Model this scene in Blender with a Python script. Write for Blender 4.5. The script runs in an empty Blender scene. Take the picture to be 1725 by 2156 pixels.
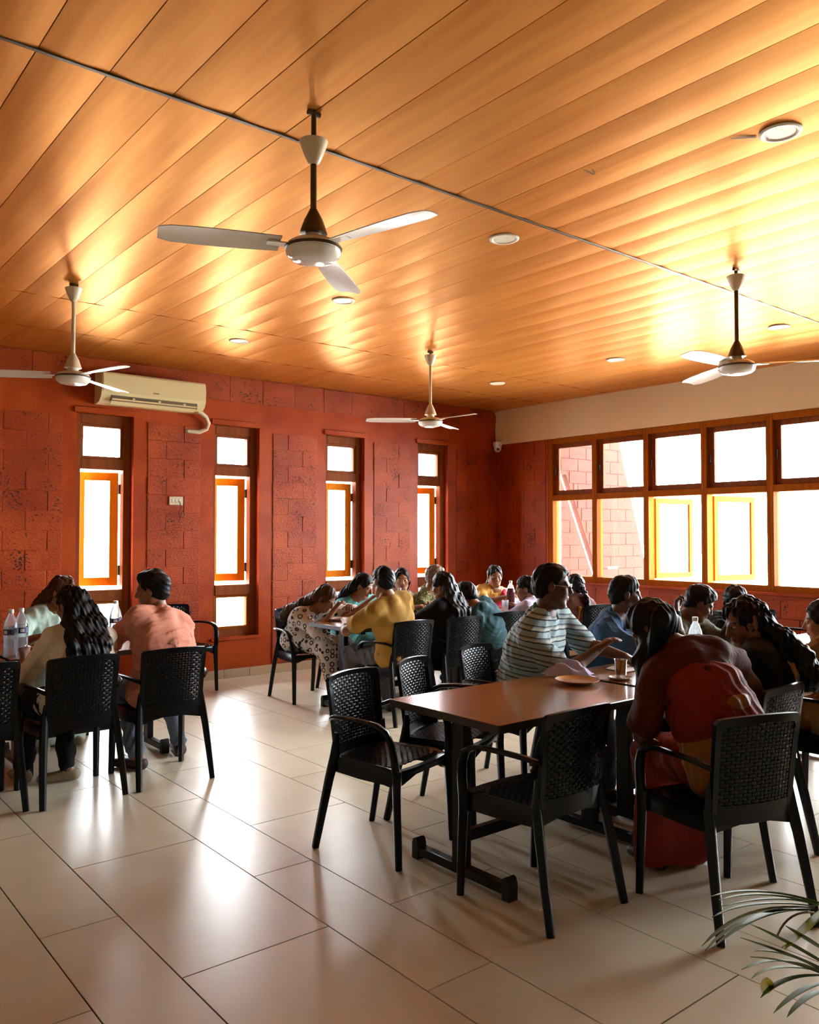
import bpy, math, random
import numpy as np
from mathutils import Vector, Matrix

R_ = math.radians
random.seed(7)
rng = np.random.default_rng(7)
S = bpy.context.scene
COL = S.collection

# ------------------------------------------------------------------ camera, sky, exposure
cam_d = bpy.data.cameras.new('camera')
cam_d.sensor_fit = 'VERTICAL'
cam_d.sensor_height = 36.0
cam_d.lens = 36.0 * 1746.15 / 2156.0
cam_d.clip_start = 0.05
cam = bpy.data.objects.new('camera', cam_d)
COL.objects.link(cam)
yaw, pit, rol = R_(50.8897), R_(1.613), R_(0.0228)
F = Vector((math.cos(yaw) * math.cos(pit), math.sin(yaw) * math.cos(pit), math.sin(pit)))
RT = F.cross(Vector((0, 0, 1))).normalized()
UP = RT.cross(F)
RT, UP = RT * math.cos(rol) + UP * math.sin(rol), -RT * math.sin(rol) + UP * math.cos(rol)
mw = Matrix((RT, UP, -F)).transposed().to_4x4()
mw.translation = Vector((0, 0, 1.52))
cam.matrix_world = mw
S.camera = cam

world = bpy.data.worlds.new('sky')
S.world = world
world.use_nodes = True
bg = world.node_tree.nodes['Background']
bg.inputs['Color'].default_value = (0.90, 0.96, 1.0, 1)
bg.inputs['Strength'].default_value = 9.0

S.view_settings.view_transform = 'Standard'
S.view_settings.look = 'None'
S.view_settings.gamma = 1.0
S.view_settings.exposure = 2.55
try:
    S.view_settings.use_curve_mapping = False
except Exception:
    pass
S.cycles.max_bounces = 8
S.cycles.diffuse_bounces = 5
S.cycles.glossy_bounces = 4
S.cycles.transmission_bounces = 6
S.cycles.transparent_max_bounces = 12
S.cycles.sample_clamp_indirect = 6.0
S.cycles.caustics_reflective = False
S.cycles.caustics_refractive = False


def portal(name, loc, rot, sx, sy):
    l = bpy.data.lights.new(name, 'AREA')
    l.shape = 'RECTANGLE'
    l.size, l.size_y = sx, sy
    l.cycles.is_portal = True
    o = bpy.data.objects.new(name, l)
    o.location = loc
    o.rotation_euler = rot
    COL.objects.link(o)


WINX = [(2.51, 3.06), (3.92, 4.465), (5.335, 5.895), (6.73, 7.245)]
YL = 8.112      # wall with the narrow windows
XR = 8.167      # wall with the window band
ZC = 3.235
for a, b in WINX:
    portal('daylight_portal', ((a + b) / 2, YL + 0.24, 1.55), (R_(-90), 0, 0), b - a, 2.3)
portal('daylight_portal', (XR + 0.24, 3.86, 1.86), (0, R_(90), 0), 1.8, 6.7)

# ------------------------------------------------------------------ helpers: materials


def mat(name, col, rough=0.6, metal=0.0, col2=None, nscale=8.0, ndet=4.0, lo=0.35, hi=0.65, bump=0.0, bscale=None,
        coat=0.0, spec=0.5, stretch=None, world_co=True, obj_rand=0.0, trans=0.0, sss=0.0):
    m = bpy.data.materials.new(name)
    m.use_nodes = True
    nt = m.node_tree
    b = nt.nodes['Principled BSDF']
    b.inputs['Base Color'].default_value = (*col, 1)
    b.inputs['Roughness'].default_value = rough
    b.inputs['Metallic'].default_value = metal
    b.inputs['Specular IOR Level'].default_value = spec
    b.inputs['Coat Weight'].default_value = coat
    b.inputs['Coat Roughness'].default_value = 0.12
    b.inputs['Transmission Weight'].default_value = trans
    co = None
    if col2 or bump:
        if world_co:
            g = nt.nodes.new('ShaderNodeNewGeometry')
            co = g.outputs['Position']
        else:
            g = nt.nodes.new('ShaderNodeTexCoord')
            co = g.outputs['Object']
        if stretch:
            mp = nt.nodes.new('ShaderNodeMapping')
            mp.inputs['Scale'].default_value = stretch
            nt.links.new(co, mp.inputs['Vector'])
            co = mp.outputs['Vector']
    out = None
    if col2:
        n = nt.nodes.new('ShaderNodeTexNoise')
        n.inputs['Scale'].default_value = nscale
        n.inputs['Detail'].default_value = ndet
        nt.links.new(co, n.inputs['Vector'])
        r = nt.nodes.new('ShaderNodeValToRGB')
        r.color_ramp.elements[0].position = lo
        r.color_ramp.elements[1].position = hi
        r.color_ramp.elements[0].color = (*col, 1)
        r.color_ramp.elements[1].color = (*col2, 1)
        nt.links.new(n.outputs['Fac'], r.inputs['Fac'])
        out = r.outputs['Color']
    if obj_rand:
        oi = nt.nodes.new('ShaderNodeObjectInfo')
        mr = nt.nodes.new('ShaderNodeMapRange')
        mr.inputs['To Min'].default_value = 1 - obj_rand
        mr.inputs['To Max'].default_value = 1 + obj_rand
        nt.links.new(oi.outputs['Random'], mr.inputs['Value'])
        hs = nt.nodes.new('ShaderNodeHueSaturation')
        if out:
            nt.links.new(out, hs.inputs['Color'])
        else:
            hs.inputs['Color'].default_value = (*col, 1)
        nt.links.new(mr.outputs['Result'], hs.inputs['Value'])
        out = hs.outputs['Color']
    if out:
        nt.links.new(out, b.inputs['Base Color'])
    if bump:
        n2 = nt.nodes.new('ShaderNodeTexNoise')
        n2.inputs['Scale'].default_value = bscale or nscale * 3
        n2.inputs['Detail'].default_value = 5
        nt.links.new(co, n2.inputs['Vector'])
        bp = nt.nodes.new('ShaderNodeBump')
        bp.inputs['Strength'].default_value = bump
        bp.inputs['Distance'].default_value = 0.01
        nt.links.new(n2.outputs['Fac'], bp.inputs['Height'])
        nt.links.new(bp.outputs['Normal'], b.inputs['Normal'])
    return m


def laterite(name, c1, c2, pit, rough=0.42):
    """painted laterite block: uneven red with dark pits and relief"""
    m = bpy.data.materials.new(name)
    m.use_nodes = True
    nt = m.node_tree
    L = nt.links.new
    b = nt.nodes['Principled BSDF']
    b.inputs['Roughness'].default_value = rough
    b.inputs['Specular IOR Level'].default_value = 0.28
    g = nt.nodes.new('ShaderNodeNewGeometry')
    n = nt.nodes.new('ShaderNodeTexNoise')
    n.inputs['Scale'].default_value = 2.2
    n.inputs['Detail'].default_value = 6
    L(g.outputs['Position'], n.inputs['Vector'])
    r = nt.nodes.new('ShaderNodeValToRGB')
    r.color_ramp.elements[0].position = 0.36
    r.color_ramp.elements[1].position = 0.66
    r.color_ramp.elements[0].color = (*c1, 1)
    r.color_ramp.elements[1].color = (*c2, 1)
    L(n.outputs['Fac'], r.inputs['Fac'])
    # pits
    n2 = nt.nodes.new('ShaderNodeTexNoise')
    n2.inputs['Scale'].default_value = 42
    n2.inputs['Detail'].default_value = 3
    n2.inputs['Roughness'].default_value = 0.65
    mp = nt.nodes.new('ShaderNodeMapping')
    mp.inputs['Scale'].default_value = (1, 1, 1.7)
    L(g.outputs['Position'], mp.inputs['Vector'])
    L(mp.outputs['Vector'], n2.inputs['Vector'])
    n3 = nt.nodes.new('ShaderNodeTexNoise')
    n3.inputs['Scale'].default_value = 5
    L(g.outputs['Position'], n3.inputs['Vector'])
    mu = nt.nodes.new('ShaderNodeMath')
    mu.operation = 'MULTIPLY_ADD'
    L(n3.outputs['Fac'], mu.inputs[0])
    mu.inputs[1].default_value = 0.5
    L(n2.outputs['Fac'], mu.inputs[2])
    r2 = nt.nodes.new('ShaderNodeValToRGB')
    r2.color_ramp.elements[0].position = 0.865
    r2.color_ramp.elements[1].position = 0.93
    r2.color_ramp.elements[0].color = (0, 0, 0, 1)
    r2.color_ramp.elements[1].color = (1, 1, 1, 1)
    L(mu.outputs[0], r2.inputs['Fac'])
    mx = nt.nodes.new('ShaderNodeMix')
    mx.data_type = 'RGBA'
    L(r2.outputs['Color'], mx.inputs[0])
    L(r.outputs['Color'], mx.inputs[6])
    mx.inputs[7].default_value = (*pit, 1)
    oi = nt.nodes.new('ShaderNodeObjectInfo')
    mr = nt.nodes.new('ShaderNodeMapRange')
    mr.inputs['To Min'].default_value = 0.9
    mr.inputs['To Max'].default_value = 1.1
    L(oi.outputs['Random'], mr.inputs['Value'])
    hs = nt.nodes.new('ShaderNodeHueSaturation')
    L(mx.outputs[2], hs.inputs['Color'])
    L(mr.outputs['Result'], hs.inputs['Value'])
    L(hs.outputs['Color'], b.inputs['Base Color'])
    sb = nt.nodes.new('ShaderNodeMath')
    sb.operation = 'SUBTRACT'
    L(n2.outputs['Fac'], sb.inputs[0])
    L(r2.outputs['Color'], sb.inputs[1])
    bp = nt.nodes.new('ShaderNodeBump')
    bp.inputs['Strength'].default_value = 0.55
    bp.inputs['Distance'].default_value = 0.012
    L(sb.outputs[0], bp.inputs['Height'])
    L(bp.outputs['Normal'], b.inputs['Normal'])
    return m


def wood(name, c1, c2, rough, axis, coat=0.0, scale=14.0, spec=0.5, rand=0.06):
    st = [scale, scale, scale]
    st[axis] = scale * 0.06
    return mat(name, c1, rough, col2=c2, nscale=1.6, ndet=6, lo=0.3, hi=0.7, stretch=tuple(st), coat=coat, obj_rand=rand, spec=spec)


def glass_mat(name, tint=(1, 1, 1), milky=0.0):
    m = bpy.data.materials.new(name)
    m.use_nodes = True
    nt = m.node_tree
    nt.nodes.remove(nt.nodes['Principled BSDF'])
    t = nt.nodes.new('ShaderNodeBsdfTransparent')
    t.inputs['Color'].default_value = (*tint, 1)
    g = nt.nodes.new('ShaderNodeBsdfGlossy')
    g.inputs['Roughness'].default_value = 0.02
    fr = nt.nodes.new('ShaderNodeFresnel')
    fr.inputs['IOR'].default_value = 1.45
    mx = nt.nodes.new('ShaderNodeMixShader')
    nt.links.new(fr.outputs[0], mx.inputs[0])
    nt.links.new(t.outputs[0], mx.inputs[1])
    nt.links.new(g.outputs[0], mx.inputs[2])
    out = mx.outputs[0]
    if milky:    # light scattered by the thin moulded plastic
        tl = nt.nodes.new('ShaderNodeBsdfTranslucent')
        tl.inputs['Color'].default_value = (0.9, 0.93, 0.97, 1)
        m2 = nt.nodes.new('ShaderNodeMixShader')
        m2.inputs[0].default_value = milky
        nt.links.new(out, m2.inputs[1])
        nt.links.new(tl.outputs[0], m2.inputs[2])
        out = m2.outputs[0]
    nt.links.new(out, nt.nodes['Material Output'].inputs['Surface'])
    return m


M = {}
M['laterite'] = laterite('painted_laterite', (0.33, 0.036, 0.003), (0.45, 0.068, 0.006), (0.05, 0.007, 0.002))
M['plaster_red'] = mat('red_plaster', (0.34, 0.038, 0.003), 0.42, spec=0.24, col2=(0.44, 0.064, 0.006), nscale=3, bump=0.25, bscale=60)
M['laterite_out'] = laterite('dark_outer_laterite', (0.045, 0.0095, 0.004), (0.06, 0.0135, 0.0055), (0.02, 0.004, 0.002), 0.9)  # base colour set dark so the strong sky does not bleach the buttress
M['beige'] = mat('beige_paint', (0.90, 0.70, 0.40), 0.6, col2=(0.86, 0.66, 0.37), nscale=2)
M['offwhite_wall'] = mat('room_paint', (0.40, 0.34, 0.24), 0.8)
M['ceiling'] = wood('ceiling_laminate', (0.58, 0.195, 0.028), (0.70, 0.275, 0.050), 0.38, 1, coat=0.0, spec=0.5)
M['ceiling'].node_tree.nodes['Principled BSDF'].inputs['Specular Tint'].default_value = (1.0, 0.78, 0.40, 1)
M['ceiling'].node_tree.nodes['Principled BSDF'].inputs['Metallic'].default_value = 0.5
M['tile'] = mat('beige_floor_tile', (0.74, 0.665, 0.49), 0.30, col2=(0.80, 0.725, 0.55), nscale=3.5, ndet=6, spec=0.6, obj_rand=0.02)
M['grout'] = mat('dark_grout', (0.05, 0.035, 0.02), 0.9)
M['frame'] = wood('dark_window_wood', (0.20, 0.05, 0.012), (0.28, 0.075, 0.018), 0.6, 2, spec=0.12)
M['frame_light'] = wood('varnished_window_wood', (0.32, 0.075, 0.004), (0.40, 0.105, 0.006), 0.7, 2, spec=0.06)
M['sash'] = wood('orange_sash_wood', (0.80, 0.25, 0.008), (0.86, 0.30, 0.012), 0.7, 2, spec=0.08)
M['glass'] = glass_mat('window_glass')
M['black_plastic'] = mat('black_plastic', (0.0010, 0.0014, 0.0024), 0.28, spec=0.24)
M['black_metal'] = mat('black_metal', (0.0015, 0.0018, 0.0028), 0.35, spec=0.3)
M['rubber'] = mat('black_rubber', (0.012, 0.012, 0.012), 0.7)
M['table_wood'] = wood('table_laminate', (0.24, 0.085, 0.02), (0.36, 0.14, 0.035), 0.22, 0, coat=0.4, scale=16, rand=0.03)
M['table_edge'] = mat('dark_table_edge', (0.02, 0.012, 0.008), 0.4)
M['cream'] = mat('cream_enamel', (0.72, 0.60, 0.40), 0.35)
M['fan_white'] = mat('white_enamel', (0.82, 0.76, 0.66), 0.28, spec=0.6)
M['fan_dark'] = mat('dark_steel_rod', (0.10, 0.07, 0.04), 0.35, metal=0.6)
M['fan_shell'] = mat('clear_motor_cover', (0.85, 0.8, 0.7), 0.12, spec=0.8)
M['ac'] = mat('ivory_plastic', (0.86, 0.72, 0.38), 0.35)
M['ac_dark'] = mat('dark_vent_plastic', (0.16, 0.12, 0.06), 0.6)  # dark brown plastic for the air outlet and the badge
M['steel'] = mat('stainless_steel', (0.62, 0.58, 0.54), 0.16, metal=1.0)
M['hinge'] = mat('dark_hinge_metal', (0.03, 0.03, 0.035), 0.4, metal=0.7)
M['lamp'] = mat('white_lamp_diffuser', (0.82, 0.74, 0.58), 0.4)
M['white_plastic'] = mat('white_plastic', (0.8, 0.78, 0.74), 0.35)
M['cable'] = mat('black_cable', (0.02, 0.02, 0.02), 0.5)
M['pet'] = glass_mat('clear_bottle', (0.93, 0.95, 0.97), milky=0.16)
M['water'] = glass_mat('bottle_water', (0.92, 0.95, 0.97), milky=0.05)
M['label_blue'] = mat('blue_label', (0.02, 0.03, 0.11), 0.4)
M['label_white'] = mat('white_label', (0.75, 0.75, 0.78), 0.4)
M['plate_brown'] = mat('brown_glazed_plate', (0.45, 0.22, 0.10), 0.25, col2=(0.55, 0.30, 0.14), nscale=12)
M['plate_white'] = mat('white_plate', (0.75, 0.72, 0.72), 0.25)
M['lilac'] = mat('lilac_cloth', (0.45, 0.43, 0.62), 0.85, col2=(0.55, 0.53, 0.70), nscale=30, bump=0.3, bscale=200)
M['food'] = mat('food', (0.45, 0.18, 0.05), 0.7, col2=(0.6, 0.35, 0.12), nscale=60, bump=0.5)
M['paper'] = mat('paper', (0.75, 0.73, 0.7), 0.8)
M['red_plastic'] = mat('red_plastic', (0.5, 0.03, 0.03), 0.35)
M['red_drink'] = mat('red_drink', (0.30, 0.04, 0.05), 0.2)
M['palm'] = mat('palm_green', (0.045, 0.085, 0.006), 0.5, col2=(0.10, 0.15, 0.012), nscale=20, spec=0.25)
M['palm_pale'] = mat('palm_yellow_leaf', (0.55, 0.50, 0.02), 0.4)
M['palm_stem'] = mat('palm_stem', (0.20, 0.20, 0.05), 0.45)
M['pot'] = mat('terracotta_pot', (0.30, 0.11, 0.06), 0.7, col2=(0.36, 0.14, 0.08), nscale=9)
M['soil'] = mat('soil', (0.04, 0.025, 0.015), 0.95, bump=0.6, nscale=30)
M['outside_ground'] = mat('pale_concrete', (0.75, 0.73, 0.68), 0.9)
M['outside_yellow'] = mat('yellow_paint', (0.75, 0.55, 0.06), 0.7)
M['baseboard'] = mat('beige_skirting_tile', (0.55, 0.42, 0.28), 0.3, obj_rand=0.04)

# ------------------------------------------------------------------ helpers: meshes


class MB:
    def __init__(self):
        self.v, self.f, self.mi = [], [], []

    def add(self, vs, fs, mi=0):
        o = len(self.v)
        self.v += [tuple(p) for p in vs]
        self.f += [tuple(i + o for i in q) for q in fs]
        self.mi += [mi] * len(fs)
        return self

    def box(self, a, b, mi=0, ch=0.0, M4=None):
        x0, y0, z0 = a
        x1, y1, z1 = b
        if ch <= 0:
            vs = [(x, y, z) for z in (z0, z1) for y in (y0, y1) for x in (x0, x1)]
            fs = [(0, 2, 3, 1), (4, 5, 7, 6), (0, 1, 5, 4), (2, 6, 7, 3), (0, 4, 6, 2), (1, 3, 7, 5)]
        else:
            bmv = []
            for sz, z in ((-1, z0), (1, z1)):
                for sy, y in ((-1, y0), (1, y1)):
                    for sx, x in ((-1, x0), (1, x1)):
                        bmv += [(x, y - sy * ch, z - sz * ch), (x - sx * ch, y, z - sz * ch), (x - sx * ch, y - sy * ch, z)]
            vs = bmv

            def i(sx, sy, sz, k):
                return ((sz > 0) * 4 + (sy > 0) * 2 + (sx > 0)) * 3 + k
            fs = []
            for s in (-1, 1):
                q = [i(s, -1, -1, 0), i(s, 1, -1, 0), i(s, 1, 1, 0), i(s, -1, 1, 0)]
                fs.append(q if s > 0 else q[::-1])
                q = [i(-1, s, -1, 1), i(1, s, -1, 1), i(1, s, 1, 1), i(-1, s, 1, 1)]
                fs.append(q if s < 0 else q[::-1])
                q = [i(-1, -1, s, 2), i(1, -1, s, 2), i(1, 1, s, 2), i(-1, 1, s, 2)]
                fs.append(q if s > 0 else q[::-1])
            for s in (-1, 1):
                for t in (-1, 1):
                    fs.append([i(s, t, -1, 0), i(s, t, 1, 0), i(s, t, 1, 1), i(s, t, -1, 1)])
                    fs.append([i(s, -1, t, 0), i(s, 1, t, 0), i(s, 1, t, 2), i(s, -1, t, 2)])
                    fs.append([i(-1, s, t, 1), i(1, s, t, 1), i(1, s, t, 2), i(-1, s, t, 2)])
                    for u in (-1, 1):
                        fs.append([i(s, t, u, 0), i(s, t, u, 1), i(s, t, u, 2)])
        if M4 is not None:
            vs = [tuple(M4 @ Vector(p)) for p in vs]
        return self.add(vs, fs, mi)

    def tube(self, pts, rad, n=8, up=(0, 0, 1), mi=0, cap=True, sq=2.0):
        """sweep a (super)ellipse; rad = r, (w,h) or a list of those per point"""
        pts = [Vector(p) for p in pts]
        N = len(pts)
        vs, fs = [], []
        prev = Vector(up)
        for k in range(N):
            t = (pts[min(k + 1, N - 1)] - pts[max(k - 1, 0)])
            if t.length < 1e-9:
                t = Vector((0, 0, 1))
            t.normalize()
            s = t.cross(prev)
            if s.length < 1e-4:
                s = t.cross(Vector((1, 0, 0)))
                if s.length < 1e-4:
                    s = t.cross(Vector((0, 1, 0)))
            s.normalize()
            u = s.cross(t).normalized()
            prev = u
            r = rad[k] if isinstance(rad, list) else rad
            w, h = r if isinstance(r, (tuple, list)) else (r, r)
            for j in range(n):
                a = 2 * math.pi * (j + 0.5) / n
                c, d = math.cos(a), math.sin(a)
                c = math.copysign(abs(c) ** (2 / sq), c)
                d = math.copysign(abs(d) ** (2 / sq), d)
                vs.append(pts[k] + s * (w * c) + u * (h * d))
        for k in range(N - 1):
            for j in range(n):
                fs.append((k * n + j, k * n + (j + 1) % n, (k + 1) * n + (j + 1) % n, (k + 1) * n + j))
        if cap:
            fs.append(tuple(range(n))[::-1])
            fs.append(tuple((N - 1) * n + j for j in range(n)))
        return self.add(vs, fs, mi)

    def lathe(self, prof, c=(0, 0, 0), n=24, mi=0, cap=True):
        vs, fs = [], []
        for r, z in prof:
            for j in range(n):
                a = 2 * math.pi * j / n
                vs.append((c[0] + r * math.cos(a), c[1] + r * math.sin(a), c[2] + z))
        for k in range(len(prof) - 1):
            for j in range(n):
                fs.append((k * n + j, k * n + (j + 1) % n, (k + 1) * n + (j + 1) % n, (k + 1) * n + j))
        if cap:
            fs.append(tuple(range(n))[::-1])
            fs.append(tuple((len(prof) - 1) * n + j for j in range(n)))
        return self.add(vs, fs, mi)

    def grid(self, fn, nu, nv, mi=0):
        vs = [fn(i / nu, j / nv) for j in range(nv + 1) for i in range(nu + 1)]
        fs = [(j * (nu + 1) + i, j * (nu + 1) + i + 1, (j + 1) * (nu + 1) + i + 1, (j + 1) * (nu + 1) + i)
              for j in range(nv) for i in range(nu)]
        return self.add(vs, fs, mi)

    def prism(self, poly, axis, a, b, mi=0):
        """extrude polygon (2-D points) along axis between a and b"""
        n = len(poly)

        def P(p, t):
            q = list(p)
            q.insert(axis, t)
            return tuple(q)
        vs = [P(p, a) for p in poly] + [P(p, b) for p in poly]
        fs = [tuple(range(n))[::-1], tuple(range(n, 2 * n))]
        fs += [(i, (i + 1) % n, n + (i + 1) % n, n + i) for i in range(n)]
        return self.add(vs, fs, mi)

    def mesh(self, name, mats, smooth=True, ang=40):
        me = bpy.data.meshes.new(name)
        me.from_pydata(self.v, [], self.f)
        for m in (mats if isinstance(mats, (list, tuple)) else [mats]):
            me.materials.append(m)
        if any(self.mi):
            me.polygons.foreach_set('material_index', self.mi)
        import bmesh
        bm = bmesh.new()
        bm.from_mesh(me)
        bmesh.ops.recalc_face_normals(bm, faces=bm.faces)
        bm.to_mesh(me)
        bm.free()
        if smooth:
            me.polygons.foreach_set('use_smooth', [True] * len(me.polygons))
            me.set_sharp_from_angle(angle=R_(ang))
        return me

    def obj(self, name, mats, parent=None, smooth=True, ang=40, loc=None):
        return mkobj(name, self.mesh(name, mats, smooth, ang), parent, loc)


def mkobj(name, me, parent=None, loc=None):
    o = bpy.data.objects.new(name, me)
    COL.objects.link(o)
    if parent:
        o.parent = parent
    if loc is not None:
        o.location = loc
    return o


def thing(name, label, cat, loc=(0, 0, 0), rz=0.0, group=None):
    o = bpy.data.objects.new(name, None)
    o.empty_display_size = 0.1
    COL.objects.link(o)
    o.location = loc
    o.rotation_euler = (0, 0, rz)
    return tag(o, label, cat, group)


def tag(o, label, cat, group=None):
    o['label'] = label
    o['category'] = cat
    if group:
        o['group'] = group
    return o


def struct(o):
    o['kind'] = 'structure'
    return o


def dup(root, loc, rz, label=None, cat=None, group=None):
    r = root.copy()
    COL.objects.link(r)
    r.location = loc
    r.rotation_euler = (0, 0, rz)
    if label:
        r['label'] = label
    if group:
        r['group'] = group
    for ch in list(root.children):
        c = ch.copy()
        COL.objects.link(c)
        c.parent = r
        for g in list(ch.children):
            d = g.copy()
            COL.objects.link(d)
            d.parent = c
    return r


# ------------------------------------------------------------------ the room shell
X0, Y0 = -2.6, -2.8      # unseen walls behind the camera
# floor: grout bed with separate tiles (narrow and wide strips in turn, half bond)
fl = struct(MB().box((X0, Y0, -0.08), (XR, YL, -0.004)).obj('floor', M['grout'], smooth=False))
GAP = 0.006


def tile_mesh(w, l):
    return MB().box((-w / 2 + GAP / 2, -l / 2 + GAP / 2, -0.012), (w / 2 - GAP / 2, l / 2 - GAP / 2, 0)).mesh('tile', M['tile'])


TW = 0.30139
PER = 1.1935
tm_n, tm_w = tile_mesh(TW, PER), tile_mesh(2 * TW, PER)
xs = 0.9157 - 3 * TW * 4     # narrow strip starts here
ntile = 0
x = xs
while x < XR:
    for wide in (0, 1):
        w = TW * (2 if wide else 1)
        y = (2.736 if wide else 2.144) - PER * 6
        while y < YL:
            if x + w > X0 and x < XR and y + PER > Y0 and (x > -0.8 and y > -0.9):
                cx_, cy_ = x + w / 2, y + PER / 2
                if x + w > XR + 0.001 or y + PER > YL:
                    xe, ye = min(x + w, XR), min(y + PER, YL)
                    if xe - x > 0.02 and ye - y > 0.02:
                        me = tile_mesh(xe - x, ye - y)
                        mkobj('tile', me, fl, ((x + xe) / 2, (y + ye) / 2, 0))
                else:
                    mkobj('tile', tm_w if wide else tm_n, fl, (cx_, cy_, 0))
            y += PER
        x += w
# plain floor behind the camera
MB().box((X0, Y0, -0.012), (XR, -0.9 + 0.36, -0.001)).obj('tile', M['tile'], fl, smooth=False)
MB().box((X0, -0.54, -0.012), (-0.6, YL, -0.001)).obj('tile', M['tile'], fl, smooth=False)

# ceiling: base slab and cupped laminate planks
ce = struct(MB().box((X0, Y0, ZC + 0.006), (XR, YL, ZC + 0.12)).obj('ceiling', M['grout'], smooth=False))
YS = [-0.06, 3.062, 6.21, 7.215, YL]


def plank_mesh(w, l):
    mb = MB()
    n = 8
    vs, fs = [], []
    for yy in (-l / 2 + 0.002, l / 2 - 0.002):
        for i in range(n + 1):
            t = i / n
            vs.append((-w / 2 + 0.0024 + (w - 0.0048) * t, yy, -0.0036 * math.sin(math.pi * t) - 0.0012 * t))
        vs.append((w / 2 - 0.0015, yy, 0.008))
        vs.append((-w / 2 + 0.0015, yy, 0.008))
    k = n + 3
    for i in range(k):
        fs.append((i, (i + 1) % k, k + (i + 1) % k, k + i))
    fs.append(tuple(range(k))[::-1])
    fs.append(tuple(range(k, 2 * k)))
    mb.add(vs, fs)
    return mb.mesh('plank', M['ceiling'], True, 30)


PW = 0.2486
for a, b in zip(YS[:-1], YS[1:]):
    pm = plank_mesh(PW, b - a)
    x = 0.796 - PW * 8
    while x + PW < XR + 0.01:
        o = mkobj('plank', pm, ce, (x + PW / 2, (a + b) / 2, ZC))
        o.rotation_euler = (random.uniform(-0.0006, 0.0006), R_(random.uniform(-0.18, 0.18)), 0)
        x += PW
    if XR - x > 0.02:
        mkobj('plank', plank_mesh(XR - x, b - a), ce, ((x + XR) / 2, (a + b) / 2, ZC))
MB().box((X0, Y0, ZC), (XR, -0.065, ZC + 0.006)).obj('plank', M['ceiling'], ce, smooth=False)
MB().box((X0, -0.06, ZC), (-1.195, YL, ZC + 0.006)).obj('plank', M['ceiling'], ce, smooth=False)
# joint strips
struct(MB().box((X0, 3.052, ZC - 0.008), (XR, 3.072, ZC + 0.004), ch=0.002).obj('trim_1', M['fan_dark']))
struct(MB().box((X0, 6.206, ZC - 0.004), (XR, 6.214, ZC + 0.004)).obj('trim_2', M['frame_light'], smooth=False))
struct(MB().box((X0, 7.211, ZC - 0.004), (XR, 7.219, ZC + 0.004)).obj('trim_3', M['frame_light'], smooth=False))

# scuffs on the laminate
M['scuff'] = mat('brown_scuff', (0.20, 0.09, 0.03), 0.7)
for (ax, ay), (bx, by), w in (((3.30, 1.865), (3.37, 1.785), 0.010), ((3.06, 2.47), (3.13, 2.46), 0.005), ((3.07, 2.43), (3.12, 2.45), 0.004)):
    d = Vector((bx - ax, by - ay, 0))
    n = Vector((-d.y, d.x, 0)).normalized() * w
    a, b = Vector((ax, ay, ZC - 0.0056)), Vector((bx, by, ZC - 0.0056))
    MB().add([a - n * 0.4, a + (b - a) * 0.4 - n, b - n * 0.7, b + n, a + (b - a) * 0.5 + n * 0.7, a + n * 0.3], [(0, 1, 2, 3, 4, 5)]).obj('scuff', M['scuff'], ce, smooth=False)

# left wall (y = YL) with four window openings
WT = 0.24
ZB, ZT = 0.43, 2.70
wl = MB()
xe = X0
for a, b in WINX:
    wl.box((xe, YL, -0.1), (a, YL + WT, ZC + 0.1))
    wl.box((a, YL, -0.1), (b, YL + WT, ZB))
    wl.box((a, YL, ZT), (b, YL + WT, ZC + 0.1))
    xe = b
wl.box((xe, YL, -0.1), (XR + 0.2, YL + WT, ZC + 0.1))
wall_l = struct(wl.obj('wall_left', M['plaster_red'], smooth=False))

BRK = []
for k in range(3):
    mb = MB()
    mb.box((-0.5, -0.5, -0.5), (0.5, 0.5, 0.5), ch=0.02)
    mb.v = [tuple(c + random.uniform(-0.008, 0.008) for c in p) for p in mb.v]
    BRK.append(mb.mesh('brick', M['laterite'], True, 25))


def bricks(parent, axis, plane, u0, u1, z0, z1, sgn, course=0.184, length=0.385, mats=None, phase=0, holes=(), th=0.012, meshes=None):
    """blocks laid on a wall face: axis 1 = wall at y=plane running in x; axis 0 = wall at x=plane running in y"""
    nz = max(1, round((z1 - z0) / course))
    hz = (z1 - z0) / nz
    for r in range(nz):
        u = u0 - (length * 0.5 if (r + phase) % 2 else 0)
        while u < u1 - 0.001:
            a, b = max(u, u0), min(u + length, u1)
            jl = random.uniform(-0.03, 0.03)
            if b - a > 0.05:
                pr = random.uniform(0.6, 1.0) * th
                o = mkobj('brick', random.choice(meshes or BRK), parent)
                lu, lz = b - a - 0.007, hz - 0.007
                cu, cz = (a + b) / 2, z0 + (r + 0.5) * hz
                if axis == 1:
                    o.location = (cu, plane + sgn * (pr - 0.02) , cz)
                    o.scale = (lu, 0.04, lz)
                else:
                    o.location = (plane + sgn * (pr - 0.02), cu, cz)
                    o.scale = (0.04, lu, lz)
            u += length


bricks(wall_l, 1, YL, 0.9, 2.38, 0.10, 2.66, -1)
bricks(wall_l, 1, YL, 3.20, 3.77, 0.10, 2.66, -1, phase=1)
bricks(wall_l, 1, YL, 4.63, 5.21, 0.10, 2.66, -1)
bricks(wall_l, 1, YL, 6.03, 6.60, 0.10, 2.66, -1, phase=1)
bricks(wall_l, 1, YL, 7.39, XR - 0.002, 0.10, 2.66, -1)
bricks(wall_l, 1, YL, 0.9, XR - 0.002, 2.96, ZC - 0.005, -1, course=0.27, length=0.40)
# lintel lips over the windows
n_trim = 4
for a, b in WINX:
    struct(MB().box((a - 0.03, YL - 0.022, ZT - 0.005), (b + 0.02, YL + 0.01, ZT + 0.055), ch=0.006).obj('trim_%d' % n_trim, M['plaster_red']))
    n_trim += 1

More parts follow.
